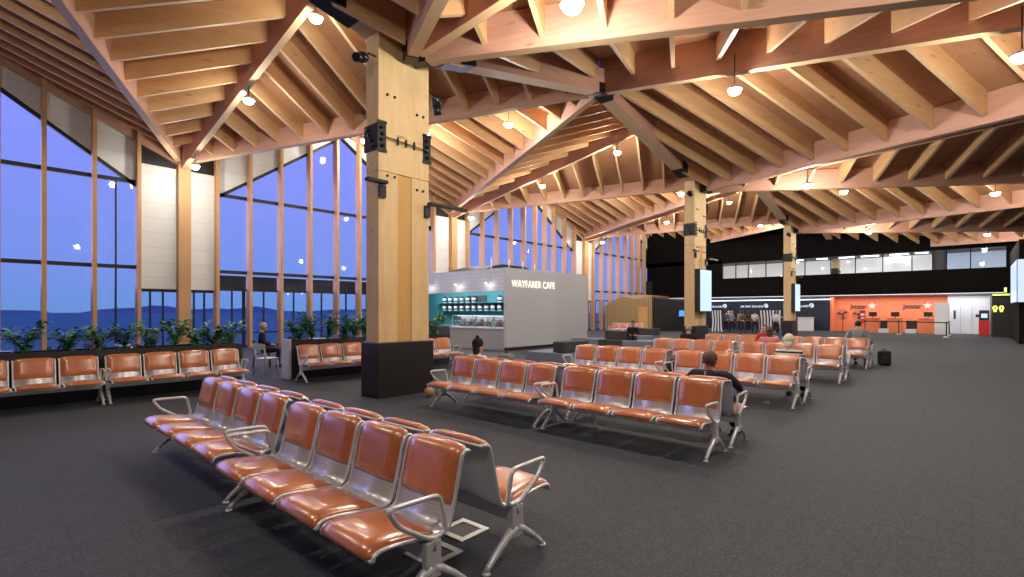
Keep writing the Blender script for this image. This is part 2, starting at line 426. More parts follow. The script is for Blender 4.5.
# ------------------------------------------------------------------ the glass wall
WC = lambda k: 6.5 + S * k
OFF = [1.44, 2.84, 4.27, 5.75, 7.22, 8.55, 9.75, 10.93, 12.36, 13.76]
def deckz(u):
    t = ((u - AU) / S) % 1; t = 2 * min(t, 1 - t)
    return 8.75 + (12.15 - 8.75) * t
def edgez(u, wk):
    d = ((u - wk) % S); d = min(d, S - d)
    return 5.70 + .69 * d
wn = 0; tn = 0
def trim(mb, m, parent=None):
    global tn; tn += 1
    return st(mb.build('trim_%d' % tn, m, parent))
for k in range(-2, 3):
    w = WC(k)
    if k >= -1:
        # timber post under the valley and the two white panels beside it
        trim(MB().box(w - .08, w + .38, WV - .42, WV - .02, 0, 7.95), M['post'])
        mb = MB()
        mb.cbox(w - 1.38, w + .0, WV - .10, WV + .04, 2.62, 7.75, .012)
        mb.cbox(w + .2, w + 1.40, WV - .10, WV + .04, 2.62, 7.75, .012)
        pan = st(mb.build('wall_left', M['panel']))
        hd = MB(); hd.box(w - 1.42, w + 1.42, WV - .06, WV + .06, 7.76, 8.75)
        hd.build('dark_head', M['black'], pan)
        wn += 1
        fr = MB(); fr.box(w - 1.4, w + 1.4, WV - .05, WV + .05, 2.5, 2.62)
        for x in (-1.0, -.55, .6, 1.0): fr.box(w + x - .03, w + x + .03, WV - .05, WV + .05, 0, 2.5)
        fr.box(w - 1.4, w + 1.4, WV - .05, WV + .05, 0, .1)
        wd = st(fr.build('door_%d' % (k + 2), M['black']))
        MB().box(w - 1.4, w + 1.4, WV - .008, WV + .008, .1, 2.5).build('pane', M['glass'], wd)
    ms = [w + x for x in OFF]
    for i, u in enumerate(ms):
        zt = deckz(u) - .55
        trim(MB().box(u - .065, u + .065, WV - .40, WV + .05, 0, zt), M['post'])
    for i in range(len(ms) - 1):
        u0, u1 = ms[i] + .06, ms[i + 1] - .06
        wn += 1
        cuts = [u0, u1]; mid = w + S / 2
        if u0 < mid < u1: cuts = [u0, mid, u1]
        fr = MB(); sp = MB(); gl = MB()
        for a, b in zip(cuts[:-1], cuts[1:]):
            ea, eb = edgez(a, w), edgez(b, w)
            if b == mid: eb = 5.70 + .69 * S / 2
            if a == mid: ea = 5.70 + .69 * S / 2
            fr.poly([(a, WV - .07, ea), (b, WV - .07, eb), (b, WV - .07, eb + .16), (a, WV - .07, ea + .16)], (0, .14, 0))
            ta, tb = max(deckz(a) - .1, ea + .2), max(deckz(b) - .1, eb + .2)
            sp.poly([(a, WV - .03, ea + .16), (b, WV - .03, eb + .16), (b, WV - .03, tb), (a, WV - .03, ta)], (0, .06, 0))
            gl.poly([(a, WV - .008, .1), (b, WV - .008, .1), (b, WV - .008, eb), (a, WV - .008, ea)], (0, .016, 0))
        for z in (6.95, 3.48):
            lo = min(edgez(u0, w), edgez(u1, w))
            if z < lo + .3: fr.box(u0, u1, WV - .07, WV + .07, z - .075, z + .075)
        fr.box(u0, u1, WV - .05, WV + .05, 0, .1); fr.box(u0, u1, WV - .06, WV + .02, .66, .72)
        if u0 > 7.5:
            fr.box(u0, u1, WV - .04, WV + .04, 2.62, 2.70)
            c = (u0 + u1) / 2; fr.box(c - .03, c + .03, WV - .04, WV + .04, 0, 2.62)
        elif i == len(ms) - 2:
            c = (u0 + u1) / 2; fr.box(c - .03, c + .03, WV - .04, WV + .04, 0, 7.0)
        o = st(fr.build('window_%d' % wn, M['black']))
        sp.build('spandrel', M['panel'], o); gl.build('pane', M['glass'], o)
# outside: canopy, airfield, hills
mb = MB(); mb.box(8.0, 36, WV + .45, WV + 2.6, 2.72, 3.35)
for x in range(10, 36, 5): mb.box(x - .06, x + .06, WV + 2.3, WV + 2.42, -.15, 2.72)
st(mb.build('canopy', M['black']))
st(MB().box(-300, 400, WV + .3, 700, -.4, -.15).build('ground', M['asphalt']))
mb = MB(); N = 80; vs = []
for i in range(N + 1):
    x = -420 + 1100 * i / N; h = 3.5 + 2 * math.sin(i * .33) + 2 * math.sin(i * .81 + 1) + 1.2 * math.sin(i * 1.9)
    vs += [(x, 560, -.3), (x, 590, h), (x, 690, -.3)]
fs = []
for i in range(N): fs += [(3 * i, 3 * i + 3, 3 * i + 4, 3 * i + 1), (3 * i + 1, 3 * i + 4, 3 * i + 5, 3 * i + 2)]
mb.add(vs, fs); st(mb.build('hills', M['hill']))

# ------------------------------------------------------------------ timber columns
COLN = ['nearest', 'second', 'third', 'fourth']
def column(k):
    t = thing('timber_column', '%s big plywood column of the hall, on a black plinth' % (COLN[k]), 'column', (cu(k) - .1, CV, 0), 0, 'columns down the middle of the hall')
    a, b = -.62, .62; y0, y1 = -.22, .22
    m = MB(); m.cbox(a, -.17, y0, y1, 0.02, 4.45, .012); m.cbox(a, b, y0, y1, 4.455, 7.6, .012); m.cbox(.17, b, y0, y1, 0.02, 4.45, .012)
    m.build('shaft', M['column'], t)
    MB().box(-.17, .17, y0 + .025, y1 - .025, .02, 4.45).build('centre_strip', M['strip'], t)
    m = MB(); m.cbox(-.69, .69, -.30, .30, 0, 1.08, .02); m.build('plinth', M['basebl'], t)
    # bolts
    m = MB()
    for z in (4.22, 4.38, 5.78, 5.98):
        for x in (-.42, -.25, .3, .46):
            if (z in (4.22, 5.78)) != (x > 0): continue
            m.lathe([(.028, 0), (.028, -.03), (.02, -.036)], (x, y0 + .004, z), 8, 0, 'y')
    m.build('bolt_set', M['blackmet'], t)
    # steel dampers let into both edges with a tie rod between
    for sx in (-1, 1):
        m = MB(); xe = sx * .62; x0, x1 = sorted((xe - sx * .16, xe + sx * .03))
        m.box(x0, x1, y0 - .025, y1 + .025, 4.87, 5.38)
        for i in range(4):
            z = 4.94 + .115 * i
            m.lathe([(.035, 0), (.035, -.05), (.02, -.07)], ((x0 + x1) / 2 - .03 * (i % 2), y0 - .025, z), 6, 0, 'y')
            m.lathe([(.03, 0), (.03, sx * .05)], (xe + sx * .03, -.1 + .07 * i, z), 6, 0, 'x')
        m.box(x0 - .02, x1 + .01, y0 - .04, y0 - .02, 4.82, 4.875); m.box(x0 - .02, x1 + .01, y0 - .04, y0 - .02, 5.375, 5.43)
        m.build('steel_damper', M['blackmet'], t)
    m = MB(); m.tube([(-.48, y0 - .05, 5.12), (.48, y0 - .05, 5.08)], .012, 6)
    for x in (-.2, 0, .2): m.box(x - .012, x + .012, y0 - .07, y0 - .03, 5.02, 5.18)
    m.build('tie_rod', M['blackmet'], t)
    # infra-red bar fixtures standing off both edges
    for sx, L, dz in ((-1, .35, .66), (1, .95, .42)):
        m = MB(); xe = sx * .62
        m.box(*sorted((xe - sx * .14, xe + sx * .0)), y0 - .06, y0 + .02, 3.26 + dz, 3.5 + dz)
        m.build('bar_bracket', M['blackmet'], t)
        m = MB(); m.cbox(*sorted((xe - sx * .1, xe + sx * L)), y0 - .2, y0 - .06, 3.50 + dz, 3.57 + dz, .015)
        m.build('heater_bar', M['blackmet'], t)
    return t
cols = [column(k) for k in range(4)]
def spotlight(name, label, loc, aim, parent=None):
    t = thing(name, label, 'spotlight', loc, 0, 'spotlights on the columns')
    d = Vector(aim).normalized(); p0 = Vector((0, 0, 0))
    m = MB(); m.tube([p0 - d * .1, p0 - d * .06, p0 + d * .12], [.06, .1, .1], 12); m.tube([p0 + d * .12, p0 + d * .3], [.085, .085], 12)
    m.build('lamp_housing', plain('black_gloss', (.012, .014, .02), .2), t)
    m = MB(); m.tube([(-d.x * .0, -d.y * .0, .0), (0 if aim[0] == 0 else -math.copysign(.12, aim[0]), 0, .12), (-math.copysign(.28, aim[0]), 0, .12)], .018, 6); m.build('yoke', M['blackmet'], t)
    return t
for k in range(3):
    x = cu(k) - .1
    spotlight('spotlight', 'black spotlight high on the left edge of the %s timber column' % COLN[k], (x - .9, CV - .12, 6.58), (-.8, -.5, -.45))
    spotlight('spotlight', 'black spotlight high on the right edge of the %s timber column' % COLN[k], (x + .9, CV - .12, 6.3), (.3, .2, -.9))
# advertising screens on the second and third column
for k in (1, 2):
    x = cu(k) - .1
    t = thing('display_screen', 'tall lit screen hung on the %s timber column' % COLN[k], 'screen', (x, CV - .36, 1.66), 0, 'screens on the columns')
    MB().cbox(-.62, .62, -.09, .13, 0, 1.8, .01).build('casing', M['black'], t)
    MB().box(-.59, .59, -.105, -.09, .04, 1.76).build('screen', M['screenw'], t)

# ------------------------------------------------------------------ pendant lamps
def make_pendant():
    t = thing('pendant_lamp', '', 'lamp')
    m = MB(); m.tube([(0, 0, .12), (0, 0, 1.0)], .012, 6); m.build('cord', M['black'], t)
    m = MB(); m.lathe([(.03, .16), (.05, .13), (.16, .1), (.19, .06), (.19, .03), (.17, .03)], (0, 0, 0), 18); m.build('cap', M['alu'], t)
    m = MB(); m.ball((0, 0, .0), (.155, .155, .10), 16, 10); m.build('globe', M['globe'], t)
    return t
pend0 = None
ORD = ['first', 'second', 'third', 'fourth', 'fifth']
def pendant(u, v, z, label, power=150):
    global pend0
    if pend0 is None: pend0 = make_pendant(); o = pend0; o.location = (u, v, z); o['label'] = label
    else: o = dup(pend0, (u, v, z), 0, label)
    o['group'] = 'pendant lamps under the roof beams'
    light('lamp_light', 'POINT', (u, v, z - .16), power, (1, .93, .79), None, .14)
    return o
def ridge_z(p, q, v, off): return p.z + (q.z - p.z) * (p.y - v) / (p.y - q.y) - off
for k in range(-1, 4):
    cname = COLN[k] if k >= 0 else None
    a, ct, p, n, n2, np_, c, cp = A_(k), CT(k), P_(k), N1(k), N2(k), NP(k), C2(k), CP(k)
    pw = 330 if k >= 0 else 230
    where = ('the %s column' % COLN[k]) if k >= 0 else 'the spot above the camera'
    for v, w in ((23.2, 'beside the window wall'), (17.4, 'half way to the window wall'), (12.7, 'close to the column line')):
        if k >= 0: pendant(a.x + (ct.x - a.x) * (WV - v) / (WV - CV), v, ridge_z(a, ct, v, 1.1) - .5, 'pendant lamp on the ridge over %s, %s' % (where, w), pw * (.4 if v > 23 else .62 if k == 0 else 1))
    for v, w in ((23.1, 'beside the window wall'), (17.9, 'half way to the window wall'), (12.85, 'close to the column line')):
        if k >= 0 or v < 14: pendant(p.x + (n.x - p.x) * (WV - v) / (WV - CV), v, ridge_z(p, n, v, .78) - .6, 'pendant lamp on the ridge past %s, %s' % (where, w), pw)
    v = 4.6
    if k >= 0: pendant(c.x + .16, v, ridge_z(c, cp, v, .85) - .58, 'pendant lamp under the low roof right of %s' % where, pw)
    if k == 0: pendant(c.x + .16, -.7, ridge_z(c, cp, -.7, .95) - .58, 'added out-of-view pendant lamp under the low roof right of the camera', 330)  # extra lamp out of view, added to brighten the nearest column's arms
    for v, w in ((4.6, 'near the column line'), (-.7, 'towards the right-hand side')):
        pendant(n2.x - .18, v, ridge_z(n2, np_, v, 1.0) - .55, 'pendant lamp under the low roof past %s, %s' % (where, w), pw)

# ------------------------------------------------------------------ bench units of four seats on a beam
PROF = [(-.385, .405), (-.375, .435), (-.33, .452), (-.22, .448), (-.08, .428), (.05, .412), (.11, .418), (.145, .45), (.165, .52), (.19, .62), (.216, .74), (.236, .83), (.253, .868), (.28, .884), (.303, .876)]
def resample(pr, i0, i1): return pr[i0:i1]
def ribbon(mb, pr, hw, t, side, edge_round=0.0, mi=0):
    """sheet along the profile, thickness t on one side (side=+1 towards the sitter), half-width hw; ends slightly narrowed"""
    n = len(pr); nor = []
    for i in range(n):
        a = Vector(pr[max(0, i - 1)]); b = Vector(pr[min(n - 1, i + 1)]); d = (b - a).normalized()
        nor.append(Vector((-d.y, d.x)) * side)
    xs = [-1, -.93, -.6, 0, .6, .93, 1] if edge_round else [-1, 1]
    vs = []; cols_ = len(xs)
    for lay in (0, 1):
        for i in range(n):
            e = min(i, n - 1 - i); endf = 1 if not edge_round else (0.0 if e == 0 else .8 if e == 1 else 1)
            for x in xs:
                ed = 1 if not edge_round else (0.15 if abs(x) == 1 else .75 if abs(x) > .9 else 1)
                crown = 1 if not edge_round else (.9 + .1 * (1 - x * x))
                off = nor[i] * (t * (ed * max(endf, .15) * crown if lay else 0))
                w = hw * (1 if not edge_round or e else .975)
                vs.append((x * w, pr[i][0] + off.x, pr[i][1] + off.y))
    fs = []
    q = n * cols_
    for i in range(n - 1):
        for j in range(cols_ - 1):
            a = i * cols_ + j
            fs.append((a, a + 1, a + cols_ + 1, a + cols_)); fs.append((q + a, q + a + cols_, q + a + cols_ + 1, q + a + 1))
        fs.append((i * cols_, (i + 1) * cols_, q + (i + 1) * cols_, q + i * cols_))
        r = cols_ - 1
        fs.append((i * cols_ + r, q + i * cols_ + r, q + (i + 1) * cols_ + r, (i + 1) * cols_ + r))
    for j in range(cols_ - 1):
        fs.append((j, q + j, q + j + 1, j + 1)); e = (n - 1) * cols_
        fs.append((e + j, e + j + 1, q + e + j + 1, q + e + j))
    mb.add(vs, fs, mi, True)
def dens(pr, k=3):
    out = []
    P = [Vector(p) for p in pr]
    for i in range(len(P) - 1):
        p0 = P[max(0, i - 1)]; p1 = P[i]; p2 = P[i + 1]; p3 = P[min(len(P) - 1, i + 2)]
        for j in range(k):
            t = j / k
            out.append(.5 * ((2 * p1) + (p2 - p0) * t + (2 * p0 - 5 * p1 + 4 * p2 - p3) * t * t + (3 * p1 - p0 - 3 * p2 + p3) * t ** 3))
    out.append(P[-1]); return [tuple(p) for p in out]
def make_bench():
    t = thing('beam_bench', '', 'bench')
    m = MB(); m.cbox(-1.2, 1.2, -.045, .045, .285, .375, .008)
    m.build('beam', M['alu'], t)
    pr = dens(PROF)
    shell = MB(); ribbon(shell, pr, .27, .012, -1)
    frame = MB()
    for s in (-1, 1): frame.tube([(s * .272, y, z) for y, z in pr], .0125, 8)
    frame.tube([(-.27, *pr[0]), (.27, *pr[0])], .0115, 8); frame.tube([(-.27, *pr[-1]), (.27, *pr[-1])], .0125, 8)
    frame.box(-.2, -.14, -.07, .07, .37, .425); frame.box(.14, .2, -.07, .07, .37, .425)
    sp = [p for p in pr if p[0] < .075 and p[1] < .46]
    bp = [p for p in pr if p[1] > .535]
    seatpad = MB(); ribbon(seatpad, sp, .255, .045, 1, 1)
    backpad = MB(); ribbon(backpad, bp, .255, .04, 1, 1)
    me = [shell.mesh('seat', M['perf']), frame.mesh('frame', M['alu']), seatpad.mesh('seat_pad', M['leather']), backpad.mesh('back_pad', M['leather'])]
    for i in range(4):
        x = -.9 + .6 * i
        s = bpy.data.objects.new('seat', me[0]); C.objects.link(s); s.parent = t; s.location = (x, 0, 0)
        for nm, d in zip(('seat_frame', 'seat_pad', 'back_pad'), me[1:]):
            o = bpy.data.objects.new(nm, d); C.objects.link(o); o.parent = s
    # arms: closed bent loops at both ends
    def rounded(pts, r=.05, k=4):
        out = []; n = len(pts)
        for i in range(n):
            p = Vector(pts[i]); a = Vector(pts[i - 1]); b = Vector(pts[(i + 1) % n])
            u = (a - p).normalized(); v = (b - p).normalized()
            for j in range(k + 1):
                q = j / k; A = p + u * r; B = p + v * r
                out.append((A * (1 - q) + p * q) * (1 - q) + (p * (1 - q) + B * q) * q)
        return out
    for sx in (-1, 1):
        x = sx * 1.19
        m = MB(); loop = rounded([(x, .10, .42), (x, .05, .665), (x, -.31, .675), (x, -.23, .55), (x, -.02, .41)])
        m.tube(loop, .0165, 8, closed=True)
        m.tube([(x, .02, .43), (x, .0, .34)], .02, 8)
        m.build('armrest', M['alu'], t)
        m = MB()
        m.cbox(x - sx * .01 - .025, x - sx * .01 + .025, -.055, .055, .17, .40, .008)
        m.build('leg', M['alu'], t)
        lg = t.children[-1] if False else [o for o in t.children if o.name.startswith('leg')][-1]
        for sy in (-1, 1):
            q = MB(); xx = x - sx * .01
            q.tube([(xx, sy * .01, .235), (xx, sy * .06, .205), (xx, sy * .17, .125), (xx, sy * .262, .045), (xx, sy * .285, .02)], [.034, .032, .026, .021, .019], 8)
            q.lathe([(.026, 0.001), (.03, .006), (.024, .02)], (xx, sy * .285, 0), 12)
            q.build('foot', M['alu'], lg)
    return t
B0 = [None]
def bench(loc, rz, label, group):
    if B0[0] is None:
        B0[0] = make_bench()
        seen = set()
        for q in B0[0].children_recursive:
            if q.data.name not in seen: seen.add(q.data.name); q.data.transform(Matrix.Diagonal((1, 1, .945, 1)))
        o = B0[0]; o.location = loc; o.rotation_euler = (0, 0, rz); o['label'] = label
    else: o = dup(B0[0], loc, rz, label)
    o['group'] = group; return o
GU = [1.57, 5.68, 9.80, 13.93, 18.0]
GN = ['frontmost seating block', 'second seating block', 'third seating block', 'fourth seating block', 'farthest seating block']
VA = (7.26 + 4.88) / 2; VB_ = (4.69 + 2.30) / 2
for i, u in enumerate(GU):
    # near row faces -X: local front is -Y -> rotate by -90 deg
    for side, rz, dx in (('left-facing row', -PI / 2, .30 if i == 0 else .31), ('right-facing row', PI / 2, 1.05 if i == 0 else 1.09)):
        for v, end in ((VA, 'window-side half'), (VB_, 'aisle-side half')):
            if i == 1: v -= .15 if v > 5 else .09
            bench((u + dx + (.0 if i or dx > 1 else -.01 if v < 5 else .04) + (-.03 if i == 0 and dx > 1 and v < 5 else 0), v, 0), rz, 'orange four-seat bench, %s of the %s in the %s' % (end, side, GN[i]), 'orange bench units in back-to-back rows')
bench((.66, 11.95, 0), 0, 'four orange seats backing on the left planter, the unit cut by the left edge', 'orange bench units along the planters')
bench((3.12, 11.95, 0), 0, 'four orange seats backing on the left planter, the unit at its right end', 'orange bench units along the planters')
bench((6.80, 11.92, 0), 0, 'four orange seats backing on the planter behind the nearest column, its left end', 'orange bench units along the planters')
bench((9.30, 11.92, 0), 0, 'four orange seats mostly hidden behind the nearest column, by the planter', 'orange bench units along the planters')
bench((31.0, 17.6, 0), -PI / 2, 'far orange bench unit in front of the slatted timber kiosk', 'orange bench units near the kiosk')

# ------------------------------------------------------------------ planters and their plants
def planter(x0, x1, y0, y1, label, endboard):
    t = thing('planter_box', label, 'planter', ((x0 + x1) / 2, (y0 + y1) / 2, 0), 0, 'planters behind the wall benches')
    L = (x1 - x0) / 2; W = (y1 - y0) / 2
    m = MB(); m.box(-L, L, -W, -W + .04, 0, .96); m.box(-L, L, W - .04, W, 0, .96); m.box(-L, -L + .04, -W + .04, W - .04, 0, .96); m.box(L - .04, L, -W + .04, W - .04, 0, .96); m.box(-L + .04, L - .04, -W + .04, W - .04, 0, .1)
    m.build('box', M['dark'], t)
    m = MB(); m.box(-L + .04, L - .04, -W + .04, W - .04, .1, .86); m.build('soil', M['soil'], t)
    if endboard:
        m = MB(); m.cbox(-L - .06, -L, -W, W, 0, 1.0, .01); m.build('end_board', M['white'], t)
M['dark'] = plain('planter_dark_board', (.035, .033, .036), .5)
planter(-3.2, 4.45, 12.35, 13.05, 'long dark planter box at the left, below the big windows', False)
planter(5.62, 10.75, 12.45, 12.88, 'dark planter box with a white end board, behind the nearest column', True)
def plant(x, y, z, h, spread, label, seed, nst=12):
    rnd = random.Random(seed)
    t = thing('leafy_plant', label, 'plant', (x, y, z), rnd.random() * 6, 'plants in the planters')
    st_ = MB(); lv = MB()
    for s in range(nst):
        a = rnd.random() * 2 * PI; hh = h * rnd.uniform(.6, 1.05); r = spread * rnd.uniform(.35, 1)
        pts = [Vector((math.cos(a) * r * q * q, math.sin(a) * r * q * q, hh * (q - .12 * q * q * q))) for q in (0, .3, .6, .85, 1)]
        st_.tube(pts, [.008, .007, .006, .004, .003], 5)
        for q in range(14):
            f = .2 + .8 * q / 13
            i = min(3, int(f * 4)); p = pts[i].lerp(pts[i + 1], f * 4 - i)
            b = a + (1 if q % 2 else -1) * rnd.uniform(.7, 1.5); L = rnd.uniform(.13, .24); wd = L * rnd.uniform(.34, .5)
            d = Vector((math.cos(b), math.sin(b), rnd.uniform(-.25, .55))).normalized(); sd = d.cross(Vector((0, 0, 1))).normalized(); upv = sd.cross(d)
            m1 = p + d * L * .5 + upv * .012; e = p + d * L - upv * .03
            lv.add([p, m1 + sd * wd / 2, e, m1 - sd * wd / 2, m1 - upv * .008], [(0, 1, 4), (1, 2, 4), (2, 3, 4), (3, 0, 4)], 0, True)
    st_.build('stem', M['leaf'], t); lv.build('foliage', M['leaf'], t)
ORDN = ['first', 'second', 'third', 'fourth', 'fifth', 'sixth', 'seventh', 'eighth', 'ninth', 'tenth', 'eleventh', 'twelfth', 'thirteenth', 'fourteenth']
xs1 = [-.9, -.35, .25, .85, 1.45, 1.9, 2.35, 2.8, 3.2, 3.6, 3.95, 4.25]
for i, x in enumerate(xs1):
    plant(x, 12.7 + .08 * math.sin(i * 2.1), .86, .70 - .12 * (i % 3 == 1) + .06 * math.sin(i), .30, 'green leafy plant in the left planter, %s from the left' % ORDN[i], i)
xs2 = [5.95, 6.3, 6.7, 7.1, 7.5, 7.9, 8.3, 8.7, 9.5, 10.3]
for i, x in enumerate(xs2):
    plant(x, 12.7 + .08 * math.sin(i * 1.7), .86, .90 - .12 * (i % 3 == 0), .34, 'bushy green plant in the planter behind the nearest column, %s from the left' % ORDN[i], 40 + i, 16)

# ------------------------------------------------------------------ cafe
t = thing('cafe_kiosk', 'white box-shaped cafe with a lit name on its side wall', 'cafe', (15.8, 14.65, 0))
X1 = 6.1; Y1 = 8.4; HT = 3.55
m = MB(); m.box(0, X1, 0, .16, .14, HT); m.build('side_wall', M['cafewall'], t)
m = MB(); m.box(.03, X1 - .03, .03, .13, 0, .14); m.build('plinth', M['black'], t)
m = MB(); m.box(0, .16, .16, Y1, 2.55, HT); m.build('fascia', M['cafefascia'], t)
m = MB(); m.box(X1 - .16, X1, .16, Y1, 0, HT); m.build('rear_wall', M['white'], t); m = MB(); m.box(0, X1, Y1, Y1 + .16, 0, HT); m.build('end_wall', M['teal'], t)
m = MB(); m.box(.16, X1 - .16, .16, Y1, HT - .3, HT - .18); m.build('roof', M['dgrey'], t)
m = MB(); m.box(2.4, 2.5, .16, Y1, 0, 3.2); m.box(.16, 2.4, .16, .2, 0, 2.55); m.build('back_wall', M['teal'], t)
m = MB(); m.cbox(.05, .7, .2, 3.7, 0, .92, .01); m.build('counter', M['stone'], t)
m = MB(); m.cbox(0.02, .74, .18, 3.72, .92, .96, .008); m.build('counter_top', M['white'], t)
m = MB()
for z in (1.72, 2.14): m.box(2.1, 2.4, .3, 7.3, z - .03, z)
m.build('shelf', M['teal'], t)
m = MB(); m.box(1.95, 2.4, .3, 8.0, 0, .95); m.build('back_bench', plain('back_bench', (.25, .28, .28), .5), t)
m = MB(); m.box(2.36, 2.39, 2.2, 3.3, 1.75, 2.12); m.box(2.36, 2.39, 3.6, 4.9, 2.2, 2.5); m.build('menu_board', M['dgrey'], t)
text('WAYFARER CAFE', .44, .006, 'lettering', M['lettering'], t, (1.84, -.012, 2.87), (PI / 2, 0, 0), .84, 0, 1.07)
for y in (1.0, 3.0, 5.0):
    light('cafe_light', 'POINT', (15.8 - .28, 14.65 + y, 2.85), 4, (1, .9, .75), None, .06)
    MBt = MB(); MBt.lathe([(.03, 0), (.07, .02), (.07, .1)], (-.2, y, 2.88), 10); MBt.tube([(-.2, y, 2.96), (0, y, 3.02)], .012, 6); MBt.build('wall_lamp', M['white'], t)
light('cafe_inside', 'AREA', (15.8 + 1.2, 14.65 + 4.0, 3.2), 150, (.95, .97, 1), None, 1.2, (0, 0, 0), None, 7)
# canisters on the shelves
can0 = None; lab = []
for zi, z in enumerate((1.72, 2.14)):
    for j in range(14):
        y = .7 + .46 * j
        if zi == 1 and 5 <= j <= 7: continue
        nm = 'black-lidded canister on the %s cafe shelf, %s from the right' % ('lower' if zi == 0 else 'upper', ORDN[j])
        if can0 is None:
            can0 = thing('storage_canister', nm, 'canister', (15.8 + 2.24, 14.65 + y, z), 0, 'canisters on the cafe shelves')
            MB().lathe([(.10, 0), (.105, .02), (.105, .24), (.10, .25)], (0, 0, 0), 14).build('jar', M['white'], can0)
            MB().lathe([(.108, .25), (.108, .31), (.09, .32)], (0, 0, 0), 14).build('lid', M['black'], can0)
            MB().lathe([(.107, .05), (.107, .12)], (0, 0, 0), 14).build('band', M['black'], can0)
        else: dup(can0, (15.8 + 2.24, 14.65 + y, z), 0, nm)
# glazed food cases on the counter
for i, (y0, y1) in enumerate(((.3, 1.35), (1.45, 2.5), (2.6, 3.6))):
    c = thing('display_case', 'glass food case on the cafe counter, %s' % ('at its right end', 'in its middle', 'at its left end')[i], 'display case', (15.8 + .38, 14.65 + (y0 + y1) / 2, .96), 0, 'glass cases on the cafe counter')
    w = (y1 - y0) / 2
    m = MB(); m.box(-.28, .3, -w, w, 0, .05)
    for y in (-w, w - .02): m.box(-.28, -.26, y, y + .02, .05, .52); m.box(.28, .3, y, y + .02, .05, .52)
    m.box(-.28, .3, -w, w, .52, .54); m.build('frame', M['alu'], c)
    m = MB(); m.box(-.275, -.265, -w + .02, w - .02, .05, .52); m.build('glass', M['caseglass'], c)
    m = MB(); m.box(-.2, .28, -w + .03, w - .03, .27, .285); m.build('shelf', M['white'], c)
    m = MB(); m.box(.0, .1, -w + .03, w - .03, .505, .52); m.build('case_light', M['striplight'], c); m = MB(); m.box(.285, .3, -w + .02, w - .02, .05, .52); m.build('back_panel', M['white'], c)
    r = random.Random(i); m = MB()
    for q in range(12): m.ball((r.uniform(-.12, .2), -w + .12 + (2 * w - .24) * q / 11, .05 + .045 + (.235 if q % 2 else 0)), (.07, .06, .045), 8, 6)
    f_ = m.build('pastry_tray', fabric('pastry_%d' % i, (.45, .27, .12)), c)
plant(15.8 + .35, 14.65 + 4.6, .96, .75, .26, 'leafy plant standing at the left end of the cafe counter', 99, 10)
m = MB(); m.box(.05, .65, 0, .5, 0, .96)
o = m.build('plant_stand', M['dgrey'], None, (15.8, 14.65 + 4.35, 0)); tag(o, 'dark stand under the plant at the left end of the cafe counter', 'stand')
# dark duct and posts on the cafe roof
t = thing('roof_plant', 'dark duct housing with thin posts on top of the cafe', 'ventilation unit', (18.0, 17.6, 3.38))
m = MB(); m.poly([(-1.7, -1.2, 0), (1.8, -1.2, 0), (1.8, -1.2, .28), (1.0, -1.2, .5), (-.6, -1.2, .52), (-1.7, -1.2, .25)], (0, 2.6, 0)); m.build('housing', M['black'], t)
for x in (-1.5, -.3, .7, 1.6):
    m = MB(); m.tube([(x, -1.35, 0), (x, -1.35, .75)], .03, 6); m.build('post', M['alu'], t)

# ------------------------------------------------------------------ upholstered island seats
def island(name, label, loc, rz, parts):
    t = thing(name, label, 'seat', loc, rz, 'upholstered island seats')
    for nm, b, mm in parts:
        m = MB(); m.cbox(*b, .025); m.build(nm, M[mm], t)
island('upholstered_island_seat', 'low blue-grey block seat with a dark back, in front of the cafe side wall', (12.35, 9.0, 0), 0,
       [('seat_block', (0, 1.4, .1, 1.6, .01, .42), 'ottoman'), ('back_block', (.04, 1.36, .12, .55, .43, .76), 'ottomand')])
island('upholstered_island_seat', 'long blue-grey block seat farther off, right of the cafe, with a man on it', (19.6, 10.6, 0), 0,
       [('seat_block', (0, 1.2, -.6, .7, .01, .42), 'ottoman'), ('middle_block', (0, 1.2, .72, 1.9, .01, .42), 'ottomand'), ('end_block', (0, 1.2, 1.92, 3.4, .01, .42), 'ottoman'), ('back_block', (.5, 1.1, .75, 1.9, .43, .80), 'ottomand')])
island('upholstered_island_seat', 'small charcoal block seat standing beyond the long blue-grey one', (24.0, 13.2, 0), 0,
       [('seat_block', (0, 1.1, -1.0, 1.0, .01, .42), 'ottoman'), ('back_block', (.6, 1.1, -1.0, .6, .43, .78), 'ottomand')])

# ------------------------------------------------------------------ timber kiosk by the far end of the glass wall
t = thing('slatted_kiosk', 'timber slatted kiosk with a faceted pale roof by the window wall', 'kiosk', (39.6, 20.0, 0))
m = MB(); m.add([(0, 0, 0), (0, 4.6, 0), (0, 4.6, 2.15), (0, 2.2, 2.25), (0, 0, 2.25), (3.2, 0, 0), (3.2, 4.6, 0), (3.2, 4.6, 2.2), (3.2, 0, 2.3)], [(0, 1, 2, 3, 4), (1, 6, 7, 2), (5, 8, 7, 6), (0, 4, 8, 5)])
sl = m.build('slatted_wall', M['slats'], t)
m = MB(); m.add([(0, 0, 2.25), (0, 0, 2.95), (0, 1.6, 2.75), (0, 2.9, 3.0), (0, 4.6, 2.15), (0, 2.2, 2.25), (3.2, 4.6, 2.2), (3.2, 2.4, 3.2), (3.2, 0, 3.0), (3.2, 0, 2.3)],
     [(0, 1, 2, 5), (5, 2, 3, 4), (4, 3, 7, 6), (3, 2, 8, 7), (1, 8, 2), (0, 9, 8, 1)]); m.build('faceted_roof', M['slats'], t)
m = MB(); m.cbox(-.05, 0, .45, 1.25, 0, 2.05, .01); m.build('door', M['strip'], t)
